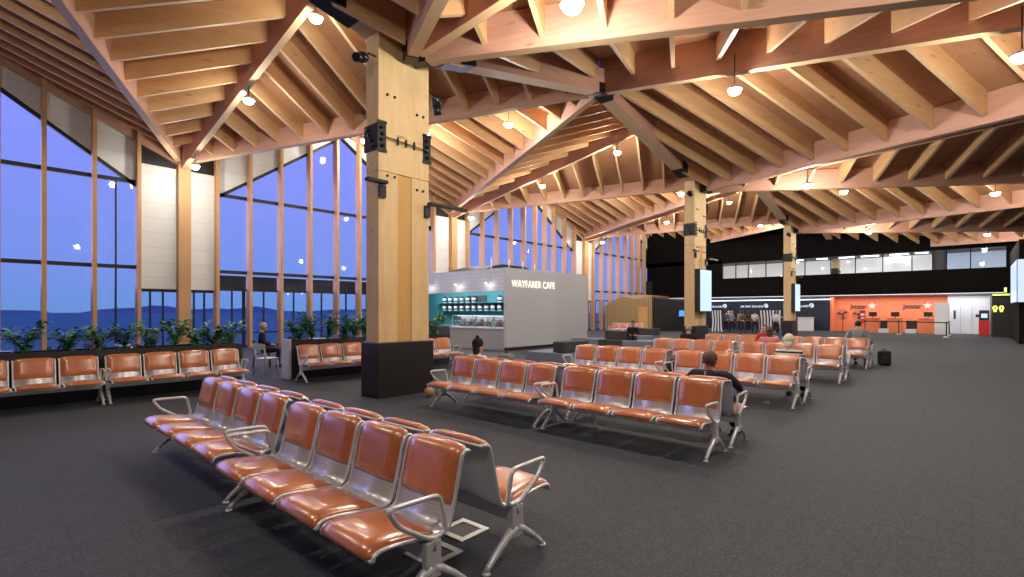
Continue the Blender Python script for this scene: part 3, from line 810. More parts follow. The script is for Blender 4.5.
m = MB(); m.add([(0.3, -.05, 0), (.1, -.05, 2.8), (2.6, -2.6, 2.45), (2.6, -2.3, 0), (3.2, -.05, 0), (3.2, -.05, 2.8), (3.2, -2.6, 2.45), (3.2, -2.3, 0)], [(0, 1, 2, 3), (1, 5, 6, 2), (3, 2, 6, 7), (4, 7, 6, 5), (0, 4, 5, 1)])
m.build('black_annex', M['black'], t)
m = MB(); m.poly([(1.65, -1.62, 1.25), (2.45, -2.42, 1.25), (2.45, -2.46, 1.75), (1.65, -1.66, 1.75)], (-.05, -.05, 0)); m.build('blue_screen', plain('blue_screen', (.02, .05, .1), .3, emit=(.12, .35, 1), es=.9), t)

# ------------------------------------------------------------------ far end: gallery, check-in zones
BX = 48.0
st(MB().box(BX, BX + .3, -1.7, 24.2, 2.98, 4.70).build('wall_gallery', plain('black_gallery_front', (.004, .0035, .0035), .9, 0, .1)))
st(MB().box(BX + .3, 52.6, -2.0, WV, 2.90, 3.06).build('ceiling_soffit', plain('white_soffit', (.55, .55, .55), .6)))
MB().box(BX + .02, BX + .14, -1.7, 24.0, 2.94, 2.985).build('soffit_light', plain('soft_strip_light', (1, 1, 1), .5, emit=(.85, .92, 1), es=.7), [q for q in C.objects if q.name == 'wall_gallery'][0])
light('checkin_light', 'AREA', (49.6, 4.0, 2.85), 190, (.96, .97, 1), None, 1.6, (0, 0, 0), None, 11)
light('checkin_light', 'AREA', (49.6, 16.0, 2.85), 60, (.85, .92, 1), None, 1.6, (0, 0, 0), None, 11)
m = MB(); m.poly([(BX - .1, 24.2, 4.70), (BX - .1, 24.2, 2.98), (BX - .1, 25.0, 2.4), (BX - .1, 25.2, 2.4), (BX - .1, 25.2, 4.7)], (.3, 0, 0)); st(m.build('wall_stair', M['black']))
# gallery windows: glowing back walls stand in for lit rooms behind
st(MB().box(52.4, 52.6, HV, WV, 0, 13).build('wall_far', M['black']))
st(MB().box(49.1, 52.4, -2, WV, 6.22, 6.5).build('wall_gallery_head', M['black']))
m = MB(); m.box(48.9, 49.1, 17.55, WV, 4.7, 6.6); m.box(48.9, 49.1, -8, 26, 6.2, 13); m.box(48.9, 49.1, -8, -1.8, 3.06, 6.2); m.box(48.0, 48.3, -8, -1.7, 2.9, 6.2); st(m.build('wall_gallery_upper', plain('dark_upper_wall', (.004, .0035, .0035), .9, 0, .1)))
gz0, gz1 = 4.55, 6.2
def gpane(n, y0, y1, mroom, mull=True):
    m = MB(); m.box(48.9, 49.0, y0 - .03, y0 + .03, gz0, gz1); m.box(48.9, 49.0, y1 - .03, y1 + .03, gz0, gz1); m.box(48.9, 49.0, y0, y1, gz1 - .05, gz1); m.box(48.9, 49.0, y0, y1, gz0, gz0 + .05)
    global wn; wn += 1
    o = st(m.build('window_%d' % wn, M['black']))
    if mroom:
        MB().box(48.945, 48.955, y0 + .03, y1 - .03, gz0 + .05, gz1 - .05).build('pane', M['glass'], o)
    return o
ys = [17.5, 16.3, 15.2, 13.7, 12.3, 10.6, 8.7, 7.0, 5.2, 3.4, 2.2, 1.4, .1, -1.8]
for i in range(len(ys) - 1): gpane(i, ys[i + 1], ys[i], True)
st(MB().box(52.2, 52.35, 2.0, 18.6, 3.1, 6.2).build('wall_office', M['roomwall']))
st(MB().box(52.2, 52.35, -2.0, 1.9, 3.1, 6.2).build('wall_corridor', M['roomwallb']))
m = MB(); m.box(49.2, 49.3, 1.4, 2.2, 4.55, 6.15); o = st(m.build('door_9', M['dgrey']))
for y, L in ((11.4, .8), (9.6, .8), (7.8, 1.1), (4.3, 1.2), (6.2, 1.2), (2.9, .8)):
    o = MB().box(50.2, 50.4, y - L / 2, y + L / 2, 6.14, 6.22).build('office_light', M['striplight']); tag(o, 'bright strip light in the gallery office, %.1f m along the gallery from its right end' % (y + 2) if False else 'bright ceiling strip in the gallery office, %s' % {11.4: 'leftmost', 9.6: 'second from the left', 7.8: 'just right of the third column', 6.2: 'middle of the right-hand panes', 4.3: 'above the right-hand zone', 2.9: 'rightmost'}[y], 'light', 'strip lights in the gallery office')
# navy check-in back wall with three white names, orange one with two dark names
NV = 51.0
st(MB().box(NV, NV + .2, 8.8, WV, 0, 2.9).build('wall_checkin_navy', M['navywall']))
o = MB().box(NV - .12, NV - .02, 9.0, 23.6, 2.68, 2.74).build('cove_light', M['striplight']); tag(o, 'white cove light along the top of the navy check-in wall', 'light')
def koru(parent, y, z):
    m = MB(); pts = []
    for i in range(26):
        a = i * .42; r = .05 + .21 * (i / 25); pts.append((0, math.cos(a) * r, math.sin(a) * r))
    m.tube(pts, [.03 + .03 * i / 25 for i in range(26)], 6)
    m.tube([(0, .02, -.28), (0, -.12, -.24), (0, -.26, -.1)], .05, 6)
    q = m.build('emblem', M['whitelet'], parent); q.location = (0, y, z); q.scale = (1, .72, .72)
for y, w in ((18.86, 'leftmost'), (15.1, 'middle'), (11.37, 'rightmost')):
    t = thing('airline_sign', 'white lettering with a curled emblem on the navy wall, %s of three' % w, 'sign', (NV - .04, y, 2.12), 0, 'white signs on the navy wall')
    text('AIR NEW ZEALAND', .265, .01, 'lettering', M['whitelet'], t, (0, .4, 0), (PI / 2, 0, -PI / 2), .88, .003)
    koru(t, -.82, .08)
st(MB().box(NV, NV + .2, 1.43, 8.78, 0, 2.9).build('wall_checkin_orange', M['orange']))
st(MB().box(NV - 1.4, NV, 8.72, 8.86, 0, 2.9).build('trim_pier', M['orange']))
def star(parent, y, z, r, m_):
    m = MB(); pts = []
    for i in range(10):
        a = PI / 2 + i * PI / 5; q = r if i % 2 == 0 else r * .45
        pts.append((0, math.cos(a) * q, math.sin(a) * q))
    m.poly(pts, (-.03, 0, 0)); o = m.build('star', m_, parent); o.location = (0, y, z)
for y, w in ((6.85, 'left'), (3.3, 'right')):
    t = thing('airline_sign', 'dark lettering with a pale star on the orange wall, %s of two' % w, 'sign', (NV - .03, y, 1.98), 0, 'dark signs on the orange wall')
    text('Jetstar', .52, .012, 'lettering', M['darklet'], t, (0, .22, .08), (PI / 2, 0, -PI / 2), .85, .007)
    star(t, -.72, .14, .30, plain('pale_star', (.9, .75, .65), .5))
# counters
cno = 0
def counter(y, w, mat_, label, u=49.0, h=1.12):
    t = thing('checkin_counter', label, 'counter', (u, y, 0), 0, 'check-in counters')
    m = MB(); m.cbox(-.35, .35, -w / 2, w / 2, 0, h, .015); m.build('front_panel', mat_, t)
    m = MB(); m.cbox(-.42, .42, -w / 2 - .03, w / 2 + .03, h, h + .05, .01); m.build('counter_top', M['white'] if mat_ is not M['orange'] else mat_, t)
    m = MB(); m.box(.0, .05, -.26, .26, h + .16, h + .50); m.box(.02, .08, -.03, .03, h + .05, h + .18); m.build('monitor', M['black'], t)
    return t
OR2 = plain('orange_counter', (.85, .20, .05), .4)
for y, w, n in ((5.84, .9, 'left'), (4.43, .9, 'middle'), (2.45, 1.1, 'right')):
    counter(y, w, M['orange'], 'orange check-in counter with a dark monitor, %s one of three' % n)
for y, w, n in ((17.8, 1.4, 'leftmost'), (15.4, 1.4, 'second from the left'), (13.0, 1.4, 'third from the left'), (10.6, 1.1, 'rightmost')):
    counter(y, w, M['navywall'] if n != 'rightmost' else M['white'], 'check-in counter by the navy wall, %s of four' % n, 49.2)
for y, n in ((5.12, 'between the left and middle orange counters'), (3.45, 'between the middle and right orange counters')):
    t = thing('baggage_scale', 'low grey baggage scale %s' % n, 'scale', (49.0, y, 0), 0, 'baggage scales')
    m = MB(); m.cbox(-.4, .4, -.33, .33, 0, .32, .02); m.build('body', M['alu'], t)
    m = MB(); m.box(.38, .42, -.33, .33, .32, .95); m.build('chute_flap', M['black'], t)
o = MB().cbox(-.05, .05, -.42, .42, 0, 2.3, .01).build('partition_panel', M['white'], None, (48.0, 1.63, 0)); tag(o, 'tall white partition panel at the right end of the orange zone', 'panel')
# two big pedestal fans, red stand sign
for y, x, n in ((7.65, 47.6, 'left'), (6.75, 48.6, 'right')):
    t = thing('pedestal_fan', 'black pedestal fan by the orange wall, %s of two' % n, 'fan', (x, y, 0), 0, 'pedestal fans')
    m = MB(); m.lathe([(.28, 0), (.28, .03), (.05, .06), (.03, .08)], (0, 0, 0), 16); m.build('base', M['black'], t)
    m = MB(); m.tube([(.08, 0, .06), (.08, 0, 1.4)], .022, 8); m.build('pole', M['black'], t)
    m = MB()
    for r in (.44, .34, .24, .14): m.tube([(-.1, r * math.cos(a * PI / 12), 1.42 + r * math.sin(a * PI / 12)) for a in range(24)], .009, 5, closed=True)
    for a in range(16): m.tube([(-.1, .05 * math.cos(a * PI / 8), 1.42 + .05 * math.sin(a * PI / 8)), (-.1, .44 * math.cos(a * PI / 8), 1.42 + .44 * math.sin(a * PI / 8))], .006, 4)
    m.build('cage', M['black'], t)
    m = MB()
    for a in range(3):
        b = a * 2 * PI / 3 + .3
        m.poly([(-.03, .05 * math.cos(b), 1.42 + .05 * math.sin(b)), (-.05, .36 * math.cos(b - .35), 1.42 + .36 * math.sin(b - .35)), (-.02, .38 * math.cos(b + .35), 1.42 + .38 * math.sin(b + .35))], (.012, 0, 0))
    m.lathe([(.07, -.06), (.09, 0), (.07, .18)], (0, 0, 1.42), 12, 0, 'x'); m.build('blades', M['dgrey'], t)
t = thing('stand_sign', 'narrow red and white stand sign beside the right pedestal fan', 'sign', (47.4, 6.3, 0))
m = MB(); m.box(-.03, .03, -.18, .18, .75, 1.75); m.build('red_board', M['red'], t)
m = MB(); m.box(-.035, -.03, -.12, .12, 1.1, 1.22); m.box(-.035, -.03, -.12, .12, 1.35, 1.5); m.build('white_lines', M['white'], t)
m = MB(); m.tube([(0, 0, 0.02), (0, 0, .75)], .025, 8); m.lathe([(.25, 0), (.25, .02), (.03, .03)], (0, 0, 0), 14); m.build('stand', M['blackmet'], t)
# belt barriers in front of the orange zone
posts = [(46.2, 6.0), (46.2, 3.97), (43.2, 1.25), (46.6, 1.2)]
for i, (x, y) in enumerate(posts):
    t = thing('barrier_post', 'belt barrier post in front of the orange counters, %s from the left' % ORDN[i], 'barrier', (x, y, 0), 0, 'belt barrier posts')
    m = MB(); m.lathe([(.18, 0), (.18, .02), (.04, .05), (.035, .06)], (0, 0, 0), 16); m.build('base', M['alu'], t)
    m = MB(); m.tube([(0, 0, .05), (0, 0, .92)], .035, 10); m.lathe([(.045, .88), (.045, 1.0), (.03, 1.01)], (0, 0, 0), 12); m.build('pole', M['blackmet'], t)
    if i < 3:
        b = posts[i + 1]; m = MB(); d = Vector((b[0] - x, b[1] - y, 0))
        m.poly([(0, 0, .90), (d.x, d.y, .90), (d.x, d.y, .97), (0, 0, .97)], (.004, .004, 0)); m.build('belt', M['black'], t)
# white wall with double door, red kiosk, toilets block
st(MB().box(NV - .3, NV - .1, -2.2, 1.4, 0, 2.9).build('wall_white', M['white']))
m = MB(); m.cbox(-.05, 0, -.62, .62, 0, 2.1, .01); o = st(m.build('door_7', plain('pale_door', (.74, .77, .82), .4), None, (NV - .3, .66, 0)))
MB().box(-.06, -.05, .26, .40, 1.1, 1.75).build('vision_panel', M['dgrey'], o)
MB().box(-.07, -.05, -.01, .01, 0, 2.08).build('meeting_stile', M['grey'], o)
o = MB().cbox(-.03, .0, -.13, .13, 1.25, 1.45, .005).build('wall_panel', M['dgrey'], None, (NV - .3, -.3, 0)); tag(o, 'small dark control panel on the white wall right of the pale doors', 'control panel')
t = thing('vending_kiosk', 'red kiosk with a small lit screen beside the black toilet wall', 'kiosk', (48.6, -.61, 0))
m = MB(); m.cbox(-.25, .25, -.28, .28, 0, 1.05, .02); m.build('body', M['red'], t)
m = MB(); m.cbox(-.2, .25, -.26, .26, 1.05, 1.75, .02); m.build('head', M['black'], t)
m = MB(); m.box(-.21, -.2, -.16, .16, 1.22, 1.52); m.build('screen', M['screenw'], t)
TX = 45.6
st(MB().box(TX, NV - .32, -3.6, -.95, 0, 2.88).build('wall_toilets', M['black']))
o = MB().box(TX - .05, TX - .01, -2.9, -.97, 2.72, 2.80).build('sign_light', M['yellowsign']); tag(o, 'thin yellow light line along the top of the black toilet wall', 'light')
t = thing('toilet_sign', 'two glowing yellow oval symbols on the black wall at the right', 'sign', (TX - .04, -1.24, 1.82))
for y in (.15, -.15):
    m = MB(); m.tube([(0, y + .085 * math.cos(a), .07 + .12 * math.sin(a)) for a in [i * PI / 9 for i in range(18)]], .035, 6, closed=True)
    m.tube([(0, y - .05, -.05), (0, y - .03, -.18)], .03, 6); m.tube([(0, y + .05, -.05), (0, y + .03, -.18)], .03, 6); m.build('symbol', M['yellowsign'], t)
# dark block on the right with the large information screen
m = MB(); m.box(36.9, TX, HV, -1.78, 0, 5.4); st(m.build('wall_right_block', plain('dark_block_wall', (.012, .011, .011), .9, 0, .1)))
t = thing('information_screen', 'large bright information screen on the dark wall at the right edge', 'screen', (36.9, -1.78, 2.12))
m = MB(); m.cbox(-.28, -.01, -4.2, .10, 0, 2.26, .01); m.cbox(-.01, 5.1, .01, .10, 0, 2.26, .01); m.build('casing', M['black'], t)
BWS = plain('blue_white_screen', (.02, .02, .02), .3, emit=(.52, .62, 1), es=1.05)
MB().box(-.29, -.28, -4.15, .07, .04, 2.22).build('screen', BWS, t)
MB().box(-.25, 5.0, .10, .11, .06, 2.2).build('side_screen', BWS, t)
m = MB()
rr = random.Random(3)
for i in range(9):
    z = .2 + .21 * i; m.box(-.295, -.29, -4.0, -4.0 + rr.uniform(2.5, 3.9), z, z + .08)
m.build('text_rows', plain('screen_text_rows', (.1, .1, .12), .4, emit=(.2, .22, .55), es=.8), t)
t = thing('exit_sign', 'small lit green sign above the black toilet wall at the right', 'sign', (TX + .25, -1.58, 2.88))
MB().cbox(-.2, .2, -.07, .07, 0, .36, .01).build('casing', M['dgrey'], t); MB().box(-.212, -.2, -.06, .06, .03, .33).build('face', M['greensign'], t)
# tall patterned banners in the queue area
for i, (u, v, n) in enumerate(((42.0, 15.45, 'left'), (42.0, 11.5, 'right'))):
    o = MB().cbox(-.06, .06, -.42 if i == 0 else -.75, .42 if i == 0 else .75, 0.02, 1.75, .01).build('banner_panel', M['zebra'], None, (u, v, 0)) if 'zebra' in M else MB().cbox(-.06, .06, -.42 if i == 0 else -.75, .42 if i == 0 else .75, 0.02, 1.75, .01).build('banner_panel', M.setdefault('zebra', stripes('black_white_wavy_pattern', (.02, .03, .05), (.8, .82, .85), .22, 1)), None, (u, v, 0))
    tag(o, 'black and white wavy patterned panel among the queue, %s of two' % n, 'panel', 'patterned panels')

# ------------------------------------------------------------------ small things on the floor
t = thing('floor_outlet', 'square silver floor outlet box under the beam of the right-facing front row', 'outlet', (2.66, 2.93, 0), math.radians(2))
m = MB()
for a in ((-.15, .15, -.15, -.10), (-.15, .15, .10, .15), (-.15, -.10, -.10, .10), (.10, .15, -.10, .10)): m.box(*a, 0.0, .008)
m.build('rim', plain('brushed_rim', (.75, .74, .70), .4, .4), t)
MB().box(-.10, .10, -.10, .10, 0, .004).build('lid', M['dgrey'], t)
t2 = dup(t, (2.27, 2.80, 0), math.radians(2), 'silver floor outlet half hidden behind the nearest orange seat')
t = thing('paper_cup', 'small white cup standing on the carpet by the plinth of the nearest column', 'cup', (6.63, 8.05, 0))
m = MB(); m.lathe([(.032, 0.0), (.042, .12), (.045, .125)], (0, 0, 0), 14); m.build('cup_body', M['white'], t)
m = MB(); m.lathe([(.046, .125), (.046, .135), (.04, .145)], (0, 0, 0), 14); m.build('cup_lid', M['dgrey'], t)
m = MB(); m.ball((0, 0, .10), (.10, .09, .10), 14, 10); m.tube([(0, 0, .19), (.02, 0, .23)], .02, 6)
o = m.build('paper_bag', plain('kraft_paper', (.45, .27, .16), .7), None, (6.35, 7.98, 0)); tag(o, 'small crumpled brown paper bag on the floor by the nearest column', 'bag')
def backpack(loc, rz, label, mat_):
    t = thing('backpack', label, 'backpack', loc, rz)
    m = MB(); m.cbox(-.17, .17, -.12, .12, 0, .46, .07, 0, 4); m.build('bag', mat_, t)
    m = MB(); m.cbox(-.13, .13, -.19, -.10, .04, .26, .03, 0, 3); m.build('front_pocket', mat_, t)
    m = MB(); m.tube([(-.05, 0, .44), (-.04, 0, .50), (.04, 0, .50), (.05, 0, .44)], .012, 6)
    for s in (-.09, .09): m.tube([(s, .11, .42), (s, .19, .32), (s, .18, .16), (s, .11, .06)], .016, 6)
    m.build('strap', M['black'], t); return t
backpack((19.65, 2.05, 0), -1.2, 'black backpack on the carpet at the aisle end of the farthest bench rows', plain('black_nylon', (.012, .012, .013), .7))
bp_ = backpack((10.45, 4.78, .0), PI / 2, 'dark bag standing between the bench units of the third block', plain('dark_nylon', (.015, .014, .02), .7)); bp_.scale = (1.2, .55, 1.3)
backpack((6.86, 6.36, .455), .3, 'grey-blue rucksack on the seat beside the woman with a black hat', fabric('grey_blue_nylon', (.14, .17, .21)))
# litter under the third block
t = MB().poly([(0, 0, 0), (.3, .06, 0), (.34, .14, .01), (.05, .12, 0)], (0, 0, .006)).build('paper_scrap', fabric('brown_paper', (.35, .22, .1)), None, (10.0, 2.75, 0)); tag(t, 'scrap of brown paper on the carpet under the third bench block', 'litter')

# ------------------------------------------------------------------ cafe tables and chairs by the windows
def chair_mesh():
    m = MB(); m.cbox(-.21, .21, -.2, .22, .43, .46, .012)
    return m
def cafe_chair(loc, rz, label, mat_):
    t = thing('cafe_chair', label, 'chair', loc, rz, 'chairs by the window tables')
    chair_mesh().build('seat', mat_, t)
    for x, y in ((-.18, -.17), (.18, -.17)):
        MB().tube([(x, y, .44), (x * 1.12, y * 1.15, 0)], [.024, .02], 6).build('leg', mat_, t)
    for x in (-.18, .18):
        MB().tube([(x * 1.1, .26, 0), (x, .2, .44), (x, .24, .82)], [.02, .024, .02], 6).build('leg', mat_, t)
    m = MB(); m.poly([(-.22, .225, .68), (.22, .225, .68), (.22, .25, .84), (-.22, .25, .84)], (0, .022, 0)); m.build('backrest', mat_, t)
def cafe_table(loc, label, w=.35, d=.35):
    t = thing('cafe_table', label, 'table', loc, 0, 'tables by the windows')
    m = MB(); m.cbox(-w, w, -d, d, .72, .75, .01); m.build('table_top', M['grey'], t)
    m = MB(); m.tube([(0, 0, .02), (0, 0, .72)], .035, 8); m.build('column', M['blackmet'], t)
    m = MB(); m.lathe([(.24, 0), (.24, .015), (.04, .04)], (0, 0, 0), 16); m.build('base', M['blackmet'], t)
def fl(x, y, z=0):
    c, s = math.cos(YAW), math.sin(YAW)
    fw = 507.5 * (1.7 - z) / (y - 311); rt = fw * (x - 512) / 507.5
    return c * fw + s * rt, s * fw - c * rt
cafe_chair((5.62, 13.9, 0), PI * .60, 'white chair beside the end of the planter, nearest the camera', M['white'])
cafe_table((7.0, 15.3, 0), 'grey table with the seated old man behind it, beyond the white chair')
cafe_chair((6.3, 15.9, 0), PI * .36, 'dark chair the old man by the window sits on', M['dgrey'])
k_ = 0
for x, y, n in ((4.3, 16.2, 'left of the old man'), (3.4, 17.6, 'past the left planter’s right end'), (2.2, 16.4, 'past the left planter’s middle'), (.6, 16.8, 'past the left planter’s left part'), (8.6, 16.8, 'past the right planter’s bushes')):
    cafe_table((x, y, 0), 'window-side table %s' % n)
    cafe_chair((x - .75, y + .05, 0), -PI / 2 + PI, 'dark chair at left of the table %s' % n, M['dgrey'])
    cafe_chair((x + .75, y - .05, 0), PI / 2 + PI, 'dark chair at right of the table %s' % n, M['dgrey'])

# ------------------------------------------------------------------ people
def skinned(verts, edges, radii, root=0, sub=1):
    me = bpy.data.meshes.new('tmp'); me.from_pydata([tuple(v) for v in verts], edges, [])
    o = bpy.data.objects.new('tmp', me); C.objects.link(o)
    md = o.modifiers.new('s', 'SKIN'); md.use_smooth_shade = True
    lay = me.skin_vertices[0].data
    for i, r in enumerate(radii):
        rr_ = r if isinstance(r, tuple) else (r, r)
        lay[i].radius = rr_; lay[i].use_root = False
    lay[root].use_root = True
    if sub: o.modifiers.new('u', 'SUBSURF').levels = sub
    bpy.context.view_layer.update()
    dg = bpy.context.evaluated_depsgraph_get()
    r = bpy.data.meshes.new_from_object(o.evaluated_get(dg))
    bpy.data.objects.remove(o); bpy.data.meshes.remove(me); return r
def fuse(parts, name, voxel):
    bm = bmesh.new()
    for p in parts: bm.from_mesh(p)
    me = bpy.data.meshes.new(name); bm.to_mesh(me); bm.free()
    o = bpy.data.objects.new('tmp', me); C.objects.link(o)
    r = o.modifiers.new('r', 'REMESH'); r.mode = 'VOXEL'; r.voxel_size = voxel; r.use_smooth_shade = True
    s = o.modifiers.new('sm', 'SMOOTH'); s.factor = .5; s.iterations = 2
    bpy.context.view_layer.update()
    dg = bpy.context.evaluated_depsgraph_get()
    out = bpy.data.meshes.new_from_object(o.evaluated_get(dg)); out.name = name
    bpy.data.objects.remove(o); bpy.data.meshes.remove(me); return out
def head_parts(c, yaw, pitch, s=1.0):
    m = MB()
    m.ball((0, .012, .03), (.078, .098, .095), 18, 12)          # skull
    m.ball((0, -.028, -.045), (.058, .066, .075), 16, 10)       # jaw and face
    m.ball((0, -.065, -.088), (.03, .026, .026), 10, 8)         # chin
    m.tube([(0, -.088, .012), (0, -.112, -.022), (0, -.094, -.034)], [.010, .016, .012], 8)   # nose
    m.ball((0, -.086, -.058), (.026, .012, .010), 10, 6)        # lips
    for x in (-1, 1):
        m.ball((x * .079, .018, -.012), (.013, .024, .034), 10, 8)
        m.ball((x * .032, -.080, .022), (.022, .012, .008), 8, 6)   # brow
    me = m.mesh('tmphead', M['skin'])
    X = Matrix.Translation(c) @ Matrix.Rotation(yaw, 4, 'Z') @ Matrix.Rotation(pitch, 4, 'X') @ Matrix.Scale(s, 4)
    me.transform(X); return me, X
def hand(wrist, d, up, side):
    """palm, four unequal bent fingers and a thumb as skin chains"""
    d = Vector(d).normalized(); up = Vector(up).normalized(); sd = d.cross(up).normalized() * side
    W = Vector(wrist); V_ = [W, W + d * .05, W + d * .085]; E_ = [(0, 1), (1, 2)]; Rr = [(.026, .018), (.038, .016), (.036, .013)]
    out = [skinned(V_, E_, Rr, 0, 1)]
    for i, (off, L) in enumerate(((-.028, .062), (-.009, .074), (.010, .070), (.028, .055))):
        b = W + d * .08 + sd * off
        p = [b, b + d * L * .45 - up * .006, b + d * L * .75 - up * .022, b + d * L * .92 - up * .04]
        out.append(skinned(p, [(0, 1), (1, 2), (2, 3)], [.0095, .009, .0085, .007], 0, 1))
    b = W + d * .03 - sd * .03
    out.append(skinned([b, b + d * .03 - sd * .025, b + d * .06 - sd * .03 - up * .01], [(0, 1), (1, 2)], [.013, .011, .008], 0, 1))
    return out
def chain(V_, E_, R_, pts, rad, attach=None):
    i0 = len(V_)
    for p, r in zip(pts, rad): V_.append(Vector(p)); R_.append(r)
    for i in range(len(pts) - 1): E_.append((i0 + i, i0 + i + 1))
    if attach is not None: E_.append((attach, i0))
    return i0
def person(label, loc, rz, J, top, legs, hair, skin='skin', hairlen=0, voxel=.012, hat=None, shoes=None, headyaw=0, headpitch=0, group=None, bald=False, scarf=None, stripe=None):
    """J: joints in the person's own frame, facing -Y"""
    t = None
    hp, ch, nk, hd = Vector(J['hip']), Vector(J['chest']), Vector(J['neck']), Vector(J['head'])
    wa = (hp + ch) / 2 + Vector((0, .015, 0))
    def skel(body):
        k = 1.0
        V_, E_, R_ = [], [], []
        if body in ('all', 'top'):
            g = -.016 if body == 'all' else .014
            chain(V_, E_, R_, [hp, wa, ch] + ([nk, nk.lerp(hd, .6)] if body == 'all' else [ch.lerp(nk, .6), ch.lerp(nk, 1.0)]), [(.155 + g, .105 + g), (.135 + g, .10 + g), (.155 + g, .112 + g)] + ([.055, .052] if body == 'all' else [(.10, .085), (.066, .066)]))
            for s, a in ((-1, 'L'), (1, 'R')):
                sh, el, wr = (Vector(J[q + a]) for q in ('sh', 'el', 'wr'))
                wr2 = wr if body == 'all' else el.lerp(wr, .93)
                chain(V_, E_, R_, [sh, sh.lerp(el, .55), el, el.lerp(wr, .5), wr2], [.062 + g, .05 + g, .04 + g, .036 + g * .6, .026 + max(g, 0) * 1.2], 2)
        if body in ('all', 'legs'):
            g = -.014 if body == 'all' else .013
            r0 = 0
            if body == 'legs': chain(V_, E_, R_, [hp + (wa - hp) * .45, hp], [(.15 + g, .105 + g), (.158 + g, .11 + g)]); r0 = 1
            for s, a in ((-1, 'L'), (1, 'R')):
                th, kn, an = (Vector(J[q + a]) for q in ('th', 'kn', 'an'))
                chain(V_, E_, R_, [th, th.lerp(kn, .5), kn, kn.lerp(an, .35), an if body == 'all' else kn.lerp(an, .95)], [.088 + g, .078 + g, .056 + g, .054 + g, .036 + max(g, 0) * 1.4], r0)
        return V_, E_, R_
    parts = [skinned(*skel('all'))]
    hm, X = head_parts(hd, headyaw, headpitch, 1.07); parts.append(hm)
    for s, a in ((-1, 'L'), (1, 'R')):
        el, wr = Vector(J['el' + a]), Vector(J['wr' + a]); d = wr - el
        if J.get('lap'): d = Vector((-s * .5, -1, -.15))
        parts += hand(wr, d, (0, .25, 1) if abs(d.normalized().z) < .8 else (s, 0, 0), s)
    for a in 'LR':
        an = Vector(J['an' + a]); q = MB(); q.ball((an.x, an.y - .06, an.z - .04), (.038, .11, .035), 10, 6); parts.append(q.mesh('tmpf', M['skin']))
    body = fuse(parts, 'person', voxel); body.materials.clear(); body.materials.append(M[skin])
    o = bpy.data.objects.new('person', body); C.objects.link(o); o.location = loc; o.rotation_euler = (0, 0, rz)
    tag(o, label, 'person', group)
    tm = skinned(*skel('top')); tm.materials.clear(); tm.materials.append(top); p = bpy.data.objects.new('jacket' if not stripe else 'striped_top', tm); C.objects.link(p); p.parent = o
    lm = skinned(*skel('legs')); lm.materials.clear(); lm.materials.append(legs); p = bpy.data.objects.new('trousers', lm); C.objects.link(p); p.parent = o
    for a in 'LR':
        an = Vector(J['an' + a]); q = MB(); q.ball((an.x, an.y - .06, an.z - .035), (.05, .13, .046), 12, 8); q.box(an.x - .045, an.x + .045, an.y - .17, an.y + .06, an.z - .085, an.z - .06)
        q.build('shoe', shoes or M['black'], o)
    # eyes
    q = MB()
    for x in (-.032, .032): q.ball((x, -.083, .008), .011, 8, 6)
    me = q.mesh('eyes', M['eye']); me.transform(X); p = bpy.data.objects.new('eyes', me); C.objects.link(p); p.parent = o
    # hair: shell over the skull, down the back as far as the photo shows
    if hair is not None:
        bm = bmesh.new(); q = MB(); q.ball((0, .016, .034), (.086, .104, .101), 20, 14)
        if hairlen > 0: q.ball((0, .05, -.03 - hairlen * .4), (.075, .055, .06 + hairlen * .5), 16, 10)
        if hairlen < 0: q.ball((0, .09, .12), (.05, .05, .045), 12, 8)
        me = q.mesh('hair', hair); bm.from_mesh(me)
        lim = (lambda v: v.y < -.035 and v.z < .075 or v.y < .02 and v.z < .0 + (0 if hairlen <= 0 else -.09) or (hairlen <= 0 and v.z < -.052)) if not bald else (lambda v: v.z > .045 or v.y < -.01 or v.z < -.05)
        bmesh.ops.delete(bm, geom=[v for v in bm.verts if lim(v.co)], context='VERTS'); bm.to_mesh(me); bm.free()
        me.transform(X); p = bpy.data.objects.new('hair', me); C.objects.link(p); p.parent = o
        sd = p.modifiers.new('t', 'SOLIDIFY'); sd.thickness = .008
    if hat is not None:
        q = MB(); q.lathe([(.098, .03), (.104, .045), (.102, .09), (.085, .135), (.05, .16), (.01, .168)], (0, .012, 0), 18); q.ball((0, .02, .18), .035, 10, 8)
        me = q.mesh('hat', hat); me.transform(X); p = bpy.data.objects.new('hat', me); C.objects.link(p); p.parent = o
    return o
